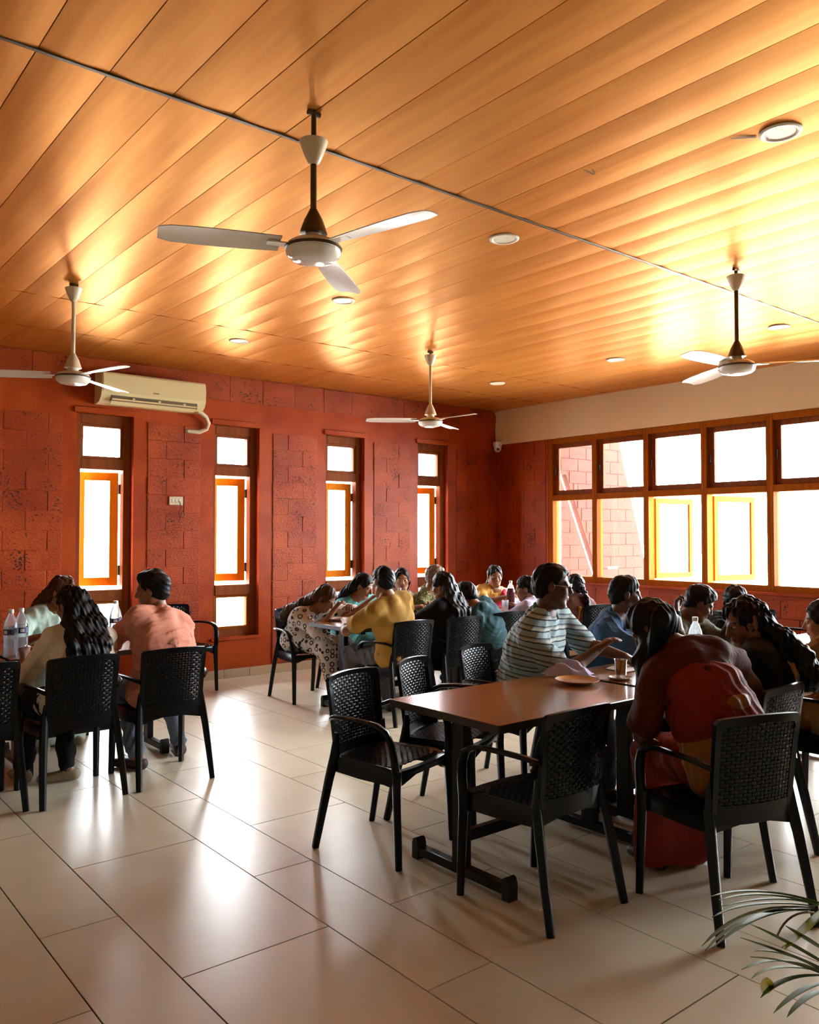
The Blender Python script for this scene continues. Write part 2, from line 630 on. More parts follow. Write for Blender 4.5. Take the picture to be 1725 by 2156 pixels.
# right wall (x = XR) with the window band
ZB2, ZT2 = 0.99, 2.765
BAY = 0.742
YW1 = 7.20
NB = 9
YW0 = YW1 - NB * BAY
wr = MB()
wr.box((XR, YW1, -0.1), (XR + WT, YL, ZC + 0.1))
wr.box((XR, Y0, -0.1), (XR + WT, YW0, ZC + 0.1))
wr.box((XR, YW0, -0.1), (XR + WT, YW1, ZB2 - 0.06))
wr.box((XR, YW0, ZT2), (XR + WT, YW1, ZC + 0.1))
wall_r = struct(wr.obj('wall_right', M['plaster_red'], smooth=False))
bricks(wall_r, 0, XR, YW1 + 0.03, YL - 0.014, 0.10, 2.75, -1)
bricks(wall_r, 0, XR, 2.2, YW1 + 0.02, 0.10, 0.88, -1, phase=1)
# beige band under the ceiling
struct(MB().box((XR - 0.035, Y0, 2.765), (XR + 0.01, YL - 0.002, ZC - 0.002), ch=0.003).obj('trim_%d' % n_trim, M['beige']))
n_trim += 1
# inner ledge below the window band
struct(MB().box((XR - 0.045, YW0 - 0.03, ZB2 - 0.075), (XR + 0.02, YW1 + 0.02, ZB2 - 0.045), ch=0.005).obj('trim_%d' % n_trim, M['plaster_red']))
n_trim += 1
# walls behind the camera
struct(MB().box((X0 - 0.2, Y0 - 0.2, -0.1), (XR + WT, Y0, ZC + 0.1)).obj('wall_front', M['offwhite_wall'], smooth=False))
struct(MB().box((X0 - 0.2, Y0, -0.1), (X0, YL + WT, ZC + 0.1)).obj('wall_back', M['offwhite_wall'], smooth=False))

# skirting tiles
bb = struct(MB().box((X0, YL - 0.006, 0), (XR, YL, 0.094)).obj('baseboard_left', M['grout'], smooth=False))
bt = MB().box((-0.148, -0.006, -0.047), (0.148, 0.006, 0.047), ch=0.0015).mesh('tile', M['baseboard'])
x = 1.2
while x < XR - 0.15:
    mkobj('tile', bt, bb, (x, YL - 0.012, 0.048))
    x += 0.3
bb = struct(MB().box((XR - 0.006, Y0, 0), (XR, YL, 0.094)).obj('baseboard_right', M['grout'], smooth=False))
bt = MB().box((-0.006, -0.148, -0.047), (0.006, 0.148, 0.047), ch=0.0015).mesh('tile', M['baseboard'])
y = 2.5
while y < YL - 0.15:
    mkobj('tile', bt, bb, (XR - 0.012, y, 0.048))
    y += 0.3

# ------------------------------------------------------------------ narrow windows
for k, (a, b) in enumerate(WINX):
    yf0, yf1 = YL + 0.075, YL + 0.165
    fw = 0.06
    m = MB()
    m.box((a, yf0, ZB), (a + fw, yf1, ZT), ch=0.004)
    m.box((b - fw - 0.015, yf0, ZB), (b, yf1, ZT), ch=0.004)
    for z0, z1, d in ((ZB, 0.51, 0), (0.875, 0.985, 0.012), (2.165, 2.265, 0), (2.605, ZT, 0)):
        m.box((a + fw, yf0 - d, z0), (b - fw - 0.015, yf1, z1), ch=0.004)
    w = struct(m.obj('window_%d' % (k + 1), M['frame']))
    # inner beads of the fixed lights
    xa, xb = a + fw, b - fw - 0.015
    for nm, z0, z1 in (('sash', 0.51, 0.875), ('sash', 2.265, 2.605)):
        s = MB()
        q = 0.028
        s.box((xa, yf0 + 0.015, z0), (xa + q, yf1 - 0.01, z1))
        s.box((xb - q, yf0 + 0.015, z0), (xb, yf1 - 0.01, z1))
        s.box((xa + q, yf0 + 0.015, z0), (xb - q, yf1 - 0.01, z0 + q))
        s.box((xa + q, yf0 + 0.015, z1 - q), (xb - q, yf1 - 0.01, z1))
        so = s.obj(nm, M['frame'] if z0 > 1 else M['frame_light'], w, smooth=False)
        MB().box((xa + q, yf0 + 0.04, z0 + q), (xb - q, yf0 + 0.045, z1 - q)).obj('pane', M['glass'], so, smooth=False)
    # casement, hinged on the right, standing a little open to the outside
    e = MB()
    cw = xb - xa - 0.02
    q = 0.082
    z0, z1 = 1.02, 2.145
    e.box((-cw, -0.018, z0), (-cw + q, 0.018, z1), ch=0.003)
    e.box((-q, -0.018, z0), (0, 0.018, z1), ch=0.003)
    e.box((-cw + q, -0.018, z0), (-q, 0.018, z0 + q), ch=0.003)
    e.box((-cw + q, -0.018, z1 - q), (-q, 0.018, z1), ch=0.003)
    s = e.obj('casement', M['sash'], w)
    s.location = (xb - 0.012, yf1 + 0.01, 0)
    s.rotation_euler = (0, 0, R_(-(16, 14, 3, 12)[k]))
    MB().box((-cw + q, -0.003, z0 + q), (-q, 0.003, z1 - q)).obj('pane', M['glass'], s, smooth=False)
    for hz in (1.17, 1.98):
        h = MB()
        h.tube([(0.008, -0.014, hz - 0.05), (0.008, -0.014, hz + 0.05)], 0.009, 8)
        for i in range(3):
            h.tube([(0.008, -0.014, hz - 0.045 + i * 0.035), (0.008, -0.014, hz - 0.025 + i * 0.035)], 0.012, 8)
        h.obj('hinge', M['hinge'], s)
    # outer sill
    MB().box((a - 0.02, YL - 0.015, ZB - 0.03), (b + 0.02, YL + WT + 0.02, ZB + 0.002), ch=0.004).obj('sill', M['plaster_red'], w)

# ------------------------------------------------------------------ window band
xf0, xf1 = XR + 0.005, XR + 0.125
for k in range(NB):
    y1 = YW1 - k * BAY
    y0 = y1 - BAY
    m = MB()
    mw2 = 0.036
    left = 0.075 if k == 0 else mw2
    m.box((xf0, y1 - left, ZB2 - 0.05), (xf1, y1, ZT2), ch=0.003)
    m.box((xf0, y0, ZB2 - 0.05), (xf1, y0 + mw2, ZT2), ch=0.003)
    ya, yb = y0 + mw2, y1 - left
    m.box((xf0, ya, ZB2 - 0.05), (xf1, yb, ZB2 + 0.02), ch=0.003)
    m.box((xf0, ya, 1.965), (xf1, yb, 2.035), ch=0.003)
    m.box((xf0, ya, ZT2 - 0.07), (xf1, yb, ZT2), ch=0.003)
    w = struct(m.obj('window_%d' % (k + 5), M['frame_light']))
    # top-hung light
    q = 0.062
    z0, z1 = 2.035, ZT2 - 0.07
    s = MB()
    s.box((xf0 + 0.05, ya, z0), (xf0 + 0.09, ya + q * 0.5, z1), ch=0.003)
    s.box((xf0 + 0.05, yb - q, z0), (xf0 + 0.09, yb, z1), ch=0.003)
    s.box((xf0 + 0.05, ya + q * 0.5, z0), (xf0 + 0.09, yb - q, z0 + q), ch=0.003)
    s.box((xf0 + 0.05, ya + q * 0.5, z1 - q * 0.9), (xf0 + 0.09, yb - q, z1), ch=0.003)
    so = s.obj('sash', M['frame'], w)
    MB().box((xf0 + 0.066, ya + q * 0.5, z0 + q), (xf0 + 0.071, yb - q, z1 - q * 0.9)).obj('pane', M['glass'], so, smooth=False)
    MB().tube([(xf0 + 0.045, yb - q * 0.5, 2.30), (xf0 + 0.02, yb - q * 0.5, 2.31), (xf0 + 0.02, yb - q * 0.5, 2.39), (xf0 + 0.045, yb - q * 0.5, 2.40)], 0.006, 6).obj('handle', M['hinge'], so)
    if k not in (2, 3, 5):
        MB().box((xf0 + 0.07, ya, ZB2 + 0.02), (xf0 + 0.075, yb, 1.965)).obj('pane', M['glass'], w, smooth=False)
    else:
        # casement swung open outside, hinged at its far end
        cw = yb - ya - 0.01
        z0, z1 = ZB2 + 0.03, 1.955
        e = MB()
        e.box((-0.016, -q, z0), (0.016, 0, z1), ch=0.003)
        e.box((-0.016, -cw, z0), (0.016, -cw + q, z1), ch=0.003)
        e.box((-0.016, -cw + q, z0), (0.016, -q, z0 + q), ch=0.003)
        e.box((-0.016, -cw + q, z1 - q), (0.016, -q, z1), ch=0.003)
        s = e.obj('casement', M['sash'], w)
        s.location = (xf1 + 0.005, yb, 0)
        s.rotation_euler = (0, 0, R_(84 if k != 3 else 80))
        MB().box((-0.003, -cw + q, z0 + q), (0.003, -q, z1 - q)).obj('pane', M['glass'], s, smooth=False)

# ------------------------------------------------------------------ outside
struct(MB().box((-20, YL + WT + 0.01, -0.6), (60, 60, -0.5)).obj('ground', M['outside_ground'], smooth=False))
struct(MB().box((XR + WT + 0.01, -30, -0.6), (60, YL + WT, -0.5)).obj('ground', M['outside_ground'], smooth=False))
# slanted laterite buttress beyond the corner; its sloping gap stands in for a bright sun stripe
yb0, yb1 = 8.30, 8.40


def stripe_gap(z):
    return 9.69 + (2.42 - z) * 0.50


def slant(z):
    return 11.16 + (3.008 - z) * 0.341


b = MB()
b.prism([(8.42, -0.5), (stripe_gap(-0.5), -0.5), (stripe_gap(2.45), 2.45), (8.42, 2.45)], 1, yb0, yb1)
b.prism([(stripe_gap(-0.5) + 0.15, -0.5), (slant(-0.5), -0.5), (slant(2.45), 2.45), (stripe_gap(2.45) + 0.15, 2.45)], 1, yb0, yb1)
b.prism([(8.42, 2.45), (slant(2.45), 2.45), (slant(4.2), 4.2), (8.42, 4.2)], 1, yb0, yb1)
but = struct(b.obj('wall_buttress', M['laterite_out'], smooth=False))
BRKO = []
for k in range(2):
    mb = MB()
    mb.box((-0.5, -0.5, -0.5), (0.5, 0.5, 0.5), ch=0.02)
    mb.v = [tuple(c + random.uniform(-0.008, 0.008) for c in p) for p in mb.v]
    BRKO.append(mb.mesh('brick', M['laterite_out'], True, 25))
for r in range(12):
    z0, z1 = 0.8 + r * 0.19, 0.99 + r * 0.19
    u = 8.7 + (0.2 if r % 2 else 0)
    while u < 12:
        a, c = u, u + 0.4
        lo = max(stripe_gap(z0), stripe_gap(z1)) + 0.16
        hi = min(slant(z0), slant(z1)) - 0.01
        lo2 = min(stripe_gap(z0), stripe_gap(z1)) - 0.01
        for s0, s1 in ((8.45, lo2), (lo, hi)) if z0 < 2.45 else ((8.45, hi),):
            aa, cc = max(a, s0), min(c, s1)
            if cc - aa > 0.08:
                o = mkobj('brick', random.choice(BRKO), but, ((aa + cc) / 2, yb0 + 0.012, (z0 + z1) / 2))
                o.scale = (cc - aa - 0.01, 0.04, 0.18)
        u += 0.4
struct(MB().box((XR + WT + 0.02, -6, 3.42), (XR + WT + 1.7, 13, 3.56)).obj('shade_slab', M['offwhite_wall'], smooth=False))  # unseen slab added above the window band to shade the buttress
# low yellow parapet block outside
tag(MB().box((14.0, 5.2, -0.5), (14.4, 6.6, 0.62), ch=0.02).box((13.9, 5.1, 0.62), (14.5, 6.7, 0.72), ch=0.02).obj('parapet', M['outside_yellow']),
    'low yellow parapet standing outside beyond the wide window band', 'parapet')

# ------------------------------------------------------------------ woven plastic armchair
def back_pt(u, v, off=0.0):
    """u across -1..1, v up 0..1 on the curved backrest shell"""
    hw = 0.195 + 0.012 * v
    z = 0.43 + 0.39 * v
    y = -0.155 - 0.045 * max(v, 0.0) ** 1.3 - 0.030 * (1 - u * u) - off
    return Vector((hw * u, y, z + 0.012 * (1 - u * u) * v))


def seat_pt(u, v, off=0.0):
    """u across, v from back (0) to front (1)"""
    hw = 0.195 + 0.03 * v
    y = -0.165 + 0.40 * v
    z = 0.445 - 0.012 * math.sin(math.pi * v) * (1 - 0.4 * u * u) - 0.012 * max(0, v - 0.8) * 5 * 0.5
    return Vector((hw * u, y, z + off))


def weave(fn, u0, u1, v0, v1, nc, nr, amp, rw, inset=1.0):
    mb = MB()
    th = 0.0016
    du, dv = (u1 - u0) / nc, (v1 - v0) / nr
    # ribbons across
    for j in range(nr):
        vc = v0 + (j + 0.5) * dv
        vs, fs = [], []
        N = nc * 2 + 1
        for i in range(N):
            u = u0 + (u1 - u0) * i / (N - 1)
            o = amp * math.sin(math.pi * (i / 2.0) + math.pi * j)
            for s, t in ((-1, -th), (1, -th), (1, th), (-1, th)):
                vs.append(fn(u, vc + s * dv * 0.5 * rw, o + t))
        for i in range(N - 1):
            for q in range(4):
                fs.append((i * 4 + q, i * 4 + (q + 1) % 4, (i + 1) * 4 + (q + 1) % 4, (i + 1) * 4 + q))
        mb.add(vs, fs)
    # ribbons along
    for i in range(nc):
        uc = u0 + (i + 0.5) * du
        vs, fs = [], []
        N = nr * 2 + 1
        for j in range(N):
            v = v0 + (v1 - v0) * j / (N - 1)
            o = -amp * 0.8 * math.sin(math.pi * (j / 2.0) + math.pi * i) * (1 if True else 0)
            for s, t in ((-1, -th), (1, -th), (1, th), (-1, th)):
                vs.append(fn(uc + s * du * 0.5 * rw * 0.9, v, o + t))
        for j in range(N - 1):
            for q in range(4):
                fs.append((j * 4 + q, j * 4 + (q + 1) % 4, (j + 1) * 4 + (q + 1) % 4, (j + 1) * 4 + q))
        mb.add(vs, fs)
    return mb


def make_chair():
    t = thing('armchair', 'x', 'chair')
    bp = M['black_plastic']
    weave(back_pt, -0.86, 0.86, 0.13, 0.94, 17, 22, 0.0035, 0.84).obj('backrest', bp, t, ang=80)
    weave(seat_pt, -0.88, 0.88, 0.06, 0.88, 17, 20, 0.003, 0.88).obj('seat', bp, t, ang=80)
    # rim of the backrest (closed shell band around the weave)
    m = MB()
    path = []
    for i in range(13):
        path.append(back_pt(-1, i / 12 * 0.93))
    for a in range(1, 6):
        w = a / 6 * math.pi / 2
        path.append(back_pt(-1 + 0.10 * (1 - math.cos(w)), 0.93 + 0.07 * math.sin(w)))
    for i in range(1, 12):
        path.append(back_pt(-0.9 + 1.8 * i / 12, 1.0))
    for a in range(5, 0, -1):
        w = a / 6 * math.pi / 2
        path.append(back_pt(1 - 0.10 * (1 - math.cos(w)), 0.93 + 0.07 * math.sin(w)))
    for i in range(12, -1, -1):
        path.append(back_pt(1, i / 12 * 0.93))
    vs, fs = [], []
    c = Vector((0, 0, 0))
    n = len(path)
    for p in path:
        u = p.x / 0.2
        inner = Vector((p.x * 0.865, p.y, p.z))
        if p.z > 0.78:
            inner.z = p.z - 0.030
        inner.y -= 0.004
        for q, o in ((p, -0.009), (p, 0.011), (inner, 0.008), (inner, -0.006)):
            vs.append(Vector((q.x, q.y - o, q.z)))
    for i in range(n - 1):
        for q in range(4):
            fs.append((i * 4 + q, i * 4 + (q + 1) % 4, (i + 1) * 4 + (q + 1) % 4, (i + 1) * 4 + q))
    m.add(vs, fs)
    # plain lower band joining back and seat
    m.grid(lambda u, v: back_pt(-0.9 + 1.8 * u, -0.06 + 0.19 * v, 0.006), 10, 3)
    m.grid(lambda u, v: back_pt(-0.9 + 1.8 * u, -0.06 + 0.19 * v, -0.006), 10, 3)
    m.obj('back_frame', bp, t, ang=50)
    # seat rim and curved apron
    m = MB()
    ring = [(-0.2, -0.165), (-0.215, 0.0), (-0.228, 0.16), (-0.222, 0.215), (-0.19, 0.243), (-0.1, 0.256), (0, 0.26),
            (0.1, 0.256), (0.19, 0.243), (0.222, 0.215), (0.228, 0.16), (0.215, 0.0), (0.2, -0.165), (0, -0.185)]
    n = len(ring)
    vs, fs = [], []
    for x, y in ring:
        ax = abs(x)
        dz = 0.030 + 0.05 * min(1, (ax / 0.21) ** 4)
        zt = 0.446 - (0.012 if y > 0.2 else 0)
        ix, iy = x * 0.86, (y - 0.03) * 0.86 + 0.02
        vs += [(ix, iy, zt - 0.004), (x * 0.97, y - 0.004 * (y > 0), zt), (x, y, zt - 0.012), (x * 0.99, y * 0.985, zt - dz), (x * 0.93, y * 0.93, zt - dz + 0.004)]
    for i in range(n):
        j = (i + 1) % n
        for q in range(4):
            fs.append((i * 5 + q, i * 5 + q + 1, j * 5 + q + 1, j * 5 + q))
    m.add(vs, fs)
    m.obj('seat_frame', bp, t, ang=60)
    for s in (-1, 1):
        # arm: out of the back, level, then down into the front leg
        MB().tube([(s * 0.198, -0.172, 0.628), (s * 0.232, -0.13, 0.646), (s * 0.250, -0.05, 0.652), (s * 0.258, 0.06, 0.651),
                   (s * 0.258, 0.14, 0.642), (s * 0.256, 0.19, 0.615), (s * 0.250, 0.215, 0.565), (s * 0.240, 0.226, 0.49), (s * 0.232, 0.230, 0.43)],
                  [(0.017, 0.011)] + [(0.021, 0.0105)] * 3 + [(0.021, 0.011), (0.021, 0.012), (0.021, 0.013), (0.021, 0.016), (0.021, 0.019)], 10, sq=3.0).obj('arm', bp, t)
        MB().tube([(s * 0.226, 0.228, 0.44), (s * 0.228, 0.230, 0.36), (s * 0.231, 0.238, 0.18), (s * 0.233, 0.245, 0.0)],
                  [(0.024, 0.026), (0.020, 0.021), (0.018, 0.019), (0.0165, 0.0165)], 10, sq=3.2).obj('leg', bp, t)
        MB().tube([(s * 0.192, -0.150, 0.56), (s * 0.200, -0.155, 0.45), (s * 0.212, -0.180, 0.34), (s * 0.223, -0.215, 0.17), (s * 0.232, -0.250, 0.0)],
                  [(0.010, 0.012), (0.020, 0.024), (0.020, 0.021), (0.018, 0.019), (0.0165, 0.0165)], 10, sq=3.2).obj('leg', bp, t)
    return t


CH0 = make_chair()
_first = [True]
GRP_CH = 'black woven plastic armchairs'


def chair(x, y, face, label, group=GRP_CH):
    """face: direction the sitter looks, degrees from +x"""
    rz = R_(face - 90)
    if _first[0]:
        _first[0] = False
        CH0.location = (x, y, 0)
        CH0.rotation_euler = (0, 0, rz)
        CH0['label'] = label
        CH0['group'] = group
        return CH0
    return dup(CH0, (x, y, 0), rz, label, group=group)


chair(2.65, 2.385, 91, 'empty black armchair seen from behind, pushed to the near side of the bare wooden table')
chair(3.16, 1.85, 71.3, 'black armchair standing askew, taken by the woman in the red and gold sari')
chair(2.517, 3.29, -73, 'empty black armchair facing us, whole, left of the bare wooden table')
chair(3.05, 3.43, -64, 'empty black armchair facing us, partly behind the bare wooden table')
chair(3.70, 3.62, -72, 'black woven armchair of the man in the striped polo shirt')
chair(4.40, 3.60, -75, 'black armchair between the man in the striped polo and the man in the blue polo')
chair(3.79, 2.11, 92, 'black woven armchair of the woman in black with long curly hair')
chair(4.66, 2.10, 90, 'black armchair of the person in mustard at the right border')
chair(1.57, 5.11, 91, 'black armchair seen from behind, taken by the long-haired woman in the cream blouse')
chair(2.12, 5.10, 89, 'black armchair seen from behind, taken by the man in the pink shirt')
chair(1.03, 5.15, 92, 'black armchair seen from behind, cut off by the left border')
chair(1.86, 6.72, -88, 'black armchair behind the water bottles, taken by the woman in the mint top')
chair(3.42, 7.74, -80, 'empty black armchair against the red wall behind the man in the pink shirt')
chair(4.17, 6.70, -93, 'black armchair of the woman in the patterned dress bent over her plate')
chair(4.76, 6.78, -90, 'black armchair of the woman in the teal top')
chair(4.31, 5.44, 90, 'black armchair seen from behind, taken by the man in the mustard shirt')
chair(4.86, 5.42, 90, 'black armchair seen from behind, taken by the woman in black with waist-long hair')
chair(5.50, 5.50, 88, 'black armchair seen from behind, taken by the man in the teal shirt leaning left')
chair(6.74, 5.48, 88, 'black armchair seen from behind beside the woman with the braid')
chair(5.36, 6.98, -90, 'black armchair of the girl in the white flowered scarf')
chair(5.88, 6.98, -90, 'black armchair of the grey-haired diner in the olive print')
chair(6.62, 6.98, -90, 'black armchair of the woman with the crimson shawl near the corner')
chair(5.28, 3.58, -88, 'black armchair of the young man eating with a raised fist')
chair(5.95, 3.66, -92, 'black armchair of the diner in black behind the curly-haired woman')
chair(7.43, 3.72, -90, 'empty black armchair far right below the wide window band')
chair(6.72, 3.86, -88, 'empty black armchair behind the diner in black, below the wide windows')


# ------------------------------------------------------------------ pedestal tables
def make_table():
    t = thing('dining_table', 'x', 'table')
    L, W = 1.145, 0.72
    MB().box((0, 0, 0.722), (L, W, 0.75), ch=0.002).obj('tabletop', M['table_wood'], t)
    m = MB()
    m.box((-0.002, -0.002, 0.716), (L + 0.002, 0.004, 0.7485), ch=0.002)
    m.box((-0.002, W - 0.004, 0.716), (L + 0.002, W + 0.002, 0.7485), ch=0.002)
    m.box((-0.002, 0.004, 0.716), (0.004, W - 0.004, 0.7485))
    m.box((L - 0.004, 0.004, 0.716), (L + 0.002, W - 0.004, 0.7485))
    m.obj('edging', M['table_edge'], t)
    bm_ = M['black_metal']
    for px in (0.125, L - 0.125):
        MB().box((px - 0.022, W / 2 - 0.042, 0.03), (px + 0.022, W / 2 + 0.042, 0.69), ch=0.004).obj('post', bm_, t)
        MB().box((px - 0.025, 0.07, 0.69), (px + 0.025, W - 0.07, 0.722), ch=0.003).obj('top_rail', bm_, t)
        f = MB().box((px - 0.022, W / 2 - 0.29, 0.018), (px + 0.022, W / 2 + 0.29, 0.062), ch=0.004).obj('foot', bm_, t)
        for s in (-1, 1):
            m = MB()
            yy = W / 2 + s * 0.295
            m.prism([(yy - 0.02, 0), (yy + 0.02, 0), (yy + 0.02, 0.07), (yy + 0.012, 0.092), (yy, 0.098), (yy - 0.012, 0.092), (yy - 0.02, 0.07)], 0, px - 0.027, px + 0.027)
            m.obj('end_cap', M['rubber'], f, ang=50)
    MB().box((0.145, W / 2 - 0.018, 0.155), (L - 0.145, W / 2 + 0.018, 0.205), ch=0.003).obj('stretcher', bm_, t)
    MB().box((0.145, W / 2 - 0.015, 0.69), (L - 0.145, W / 2 + 0.015, 0.722), ch=0.003).obj('apron', bm_, t)
    return t


TB0 = make_table()
_ft = [True]


def table(x, y, label):
    if _ft[0]:
        _ft[0] = False
        TB0.location = (x, y, 0)
        TB0['label'] = label
        TB0['group'] = 'dark laminate pedestal tables'
        return TB0
    return dup(TB0, (x, y, 0), 0, label, group='dark laminate pedestal tables')


table(2.41, 2.39, 'nearest wooden table, bare but for a lilac cloth, a brown plate and a tumbler')
table(3.60, 2.39, 'wooden table the woman in the red sari bends over')
table(4.79, 2.40, 'wooden table before the young man with the raised fist')
table(5.98, 2.40, 'wooden table reaching towards the wide windows at the far right')
table(1.335, 5.545, 'dark table with the tall water bottles at the left, before the long-haired woman in cream')
table(0.16, 5.55, 'dark table mostly cut off by the left border')
table(3.97, 5.58, 'table with white plates between the woman in the patterned dress and the man in mustard')
table(5.16, 5.59, 'table between the woman with waist-long hair and the grey-haired diner')
table(6.35, 5.60, 'table before the woman with the crimson shawl, nearest the room corner')

# ------------------------------------------------------------------ ceiling fans
def blade_bm():
    mb = MB()
    N = 10
    vs, fs = [], []
    for i in range(N + 1):
        t = i / N
        r = 0.135 + 0.465 * t
        w = 0.052 + 0.014 * math.sin(t * 2.4)
        if t > 0.9:
            w *= 1 - 0.25 * (t - 0.9) / 0.1
        tw = R_(13 - 5 * t)
        dr = -0.010 * t
        for s, k in ((-1, 0), (-0.4, 0.004), (0.3, 0.005), (1, 0)):
            for q in (0.002, -0.002):
                vs.append((r, s * w * math.cos(tw), s * w * math.sin(tw) + k + dr + q))
    for i in range(N):
        a, b = i * 8, (i + 1) * 8
        for k in range(3):
            fs.append((a + k * 2, a + k * 2 + 2, b + k * 2 + 2, b + k * 2))
            fs.append((a + k * 2 + 1, b + k * 2 + 1, b + k * 2 + 3, a + k * 2 + 3))
        fs.append((a, b, b + 1, a + 1))
        fs.append((a + 6, a + 7, b + 7, b + 6))
    for a in (0, N * 8):
        for k in range(3):
            fs.append((a + k * 2, a + k * 2 + 1, a + k * 2 + 3, a + k * 2 + 2))
    mb.add(vs, fs)
    return mb


BLADE = blade_bm().mesh('blade', M['fan_white'], True, 40)
ARM = MB().box((0.085, -0.022, -0.004), (0.19, 0.022, 0.002), ch=0.001).lathe([(0.006, 0.001), (0.006, 0.006)], (0.155, 0.012, 0), 8).lathe([(0.006, 0.001), (0.006, 0.006)], (0.155, -0.012, 0), 8).mesh('blade_arm', M['fan_white'], True, 30)


def fan(x, y, zc, zb, angs, label, cream_shell, canopy_up):
    t = thing('ceiling_fan', label, 'fan', (x, y, 0), 0, 'three-bladed ceiling fans')
    MB().lathe([(0.013, zc - 0.02), (0.013, zb + 0.10)], n=12).obj('downrod', M['fan_dark'] if not cream_shell else M['cream'], t)
    k = MB().lathe([(0.011, ZC - 0.001), (0.011, zc - 0.01)], n=12)
    k.tube([(-0.028, 0, ZC - 0.012), (0.028, 0, ZC - 0.012)], 0.011, 8)
    k.obj('hanger', M['fan_dark'], t)
    MB().lathe([(0.001, zc), (0.05, zc), (0.058, zc - 0.004), (0.05, zc - 0.03), (0.036, zc - 0.065), (0.024, zc - 0.09), (0.014, zc - 0.098)], n=24).obj('canopy', M['cream'], t)
    MB().lathe([(0.015, zb + 0.20), (0.02, zb + 0.19), (0.038, zb + 0.155), (0.052, zb + 0.115), (0.056, zb + 0.10), (0.05, zb + 0.098)], n=24).obj('lower_canopy', M['fan_dark'] if not cream_shell else M['cream'], t)
    mo = MB().lathe([(0.03, zb + 0.10), (0.04, zb + 0.075), (0.085, zb + 0.068), (0.105, zb + 0.056), (0.112, zb + 0.042), (0.108, zb + 0.028), (0.112, zb + 0.024),
                     (0.106, zb + 0.008), (0.088, zb - 0.006), (0.05, zb - 0.014), (0.02, zb - 0.016)], n=36).obj('motor', M['fan_shell'], t)
    MB().lathe([(0.108, zb + 0.046), (0.116, zb + 0.042), (0.116, zb + 0.036), (0.108, zb + 0.032)], n=36, cap=False).obj('rim', M['fan_dark'], mo)
    for a in angs:
        o = mkobj('blade', BLADE, t)
        o.location = (0, 0, zb + 0.046)
        o.rotation_euler = (0, 0, R_(a))
        c = mkobj('bracket', ARM, o)
    return t


fan(1.784, 2.808, 3.112, 2.632, (160, 41, -79), 'nearest ceiling fan, on a long dark rod at the top centre', False, 0)
fan(1.76, 5.79, 3.203, 2.555, (157, 37, -77), 'ceiling fan in front of the air conditioner', True, 0)
fan(4.99, 5.83, 3.195, 2.538, (152, 26, -92), 'smallest looking ceiling fan, before the far corner of the room', True, 0)
fan(4.95, 2.77, 3.185, 2.562, (-178, 62, -60), 'ceiling fan at the right with a dark rod, before the beige wall band', False, 0)

# ------------------------------------------------------------------ recessed ceiling lights (off)
LRING = MB().lathe([(0.086, 0.0), (0.086, -0.004), (0.080, -0.008), (0.068, -0.008), (0.062, -0.003), (0.062, 0.0)], n=40, cap=False).mesh('ring', M['lamp'], True, 40)
LDISC = MB().lathe([(0.063, -0.004), (0.061, -0.004), (0.001, -0.0045)], n=40).mesh('diffuser', M['lamp'], True, 40)
names = {(0, 0): 'round recessed ceiling light at the upper right, beside a brown scrape', (0, 1): 'round recessed ceiling light just below the dark ceiling strip, right of the nearest fan',
         (0, 2): 'round recessed ceiling light under the lower blade of the nearest fan', (0, 3): 'round recessed ceiling light above the gap between the first two narrow windows',
         (1, 3): 'round recessed ceiling light next to the far corner of the room', (1, 2): 'round recessed ceiling light midway along the right side, above the beige band',
         (1, 1): 'round recessed ceiling light beside the rod of the right-hand fan'}
for i, lx in enumerate((3.41, 6.615)):
    for j, ly in enumerate((1.70, 3.33, 4.96, 6.575)):
        if (i, j) not in names:
            continue
        t = thing('downlight', names[(i, j)], 'ceiling light', (lx, ly, ZC - 0.0045), 0, 'round recessed ceiling lights')
        mkobj('ring', LRING, t)
        mkobj('diffuser', LDISC, t)

# ------------------------------------------------------------------ air conditioner
t = thing('air_conditioner', 'ivory wall air conditioner with open louvre above the first narrow window', 'air conditioner', (3.20, YL, 2.785))
prof = [(0, 0.0), (-0.06, 0.0), (-0.13, 0.012), (-0.185, 0.055), (-0.205, 0.10), (-0.21, 0.20), (-0.20, 0.275), (-0.185, 0.295), (0, 0.295)]
m = MB()
m.prism(prof, 0, -0.53, 0.53)
m.obj('housing', M['ac'], t, ang=35)
fp = MB()
fp.prism([(-0.2125, 0.105), (-0.217, 0.105), (-0.217, 0.20), (-0.207, 0.277), (-0.2035, 0.277)], 0, -0.515, 0.515)
fp.obj('front_panel', M['ac'], t, ang=35)
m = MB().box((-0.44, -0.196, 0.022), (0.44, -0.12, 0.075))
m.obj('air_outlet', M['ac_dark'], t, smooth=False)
m = MB()
m.prism([(-0.135, 0.0), (-0.21, 0.045), (-0.213, 0.041), (-0.138, -0.006)], 0, -0.43, 0.43)
lv = m.obj('louvre', M['ac'], t, smooth=False)
for xx in (-0.22, 0.04, 0.30):
    MB().box((xx - 0.012, -0.207, 0.03), (xx + 0.012, -0.15, 0.062)).obj('louvre_bracket', M['ac'], lv, smooth=False)
MB().box((-0.03, -0.2185, 0.125), (0.03, -0.216, 0.135)).obj('badge', M['ac_dark'], t, smooth=False)
MB().tube([(0.49, -0.10, 0.015), (0.53, -0.10, 0.0), (0.59, -0.08, -0.03), (0.635, -0.05, -0.09), (0.62, -0.03, -0.15), (0.55, -0.02, -0.185), (0.42, -0.012, -0.185), (0.40, 0.02, -0.185)],
          0.023, 12).obj('drain_hose', M['cream'], t)

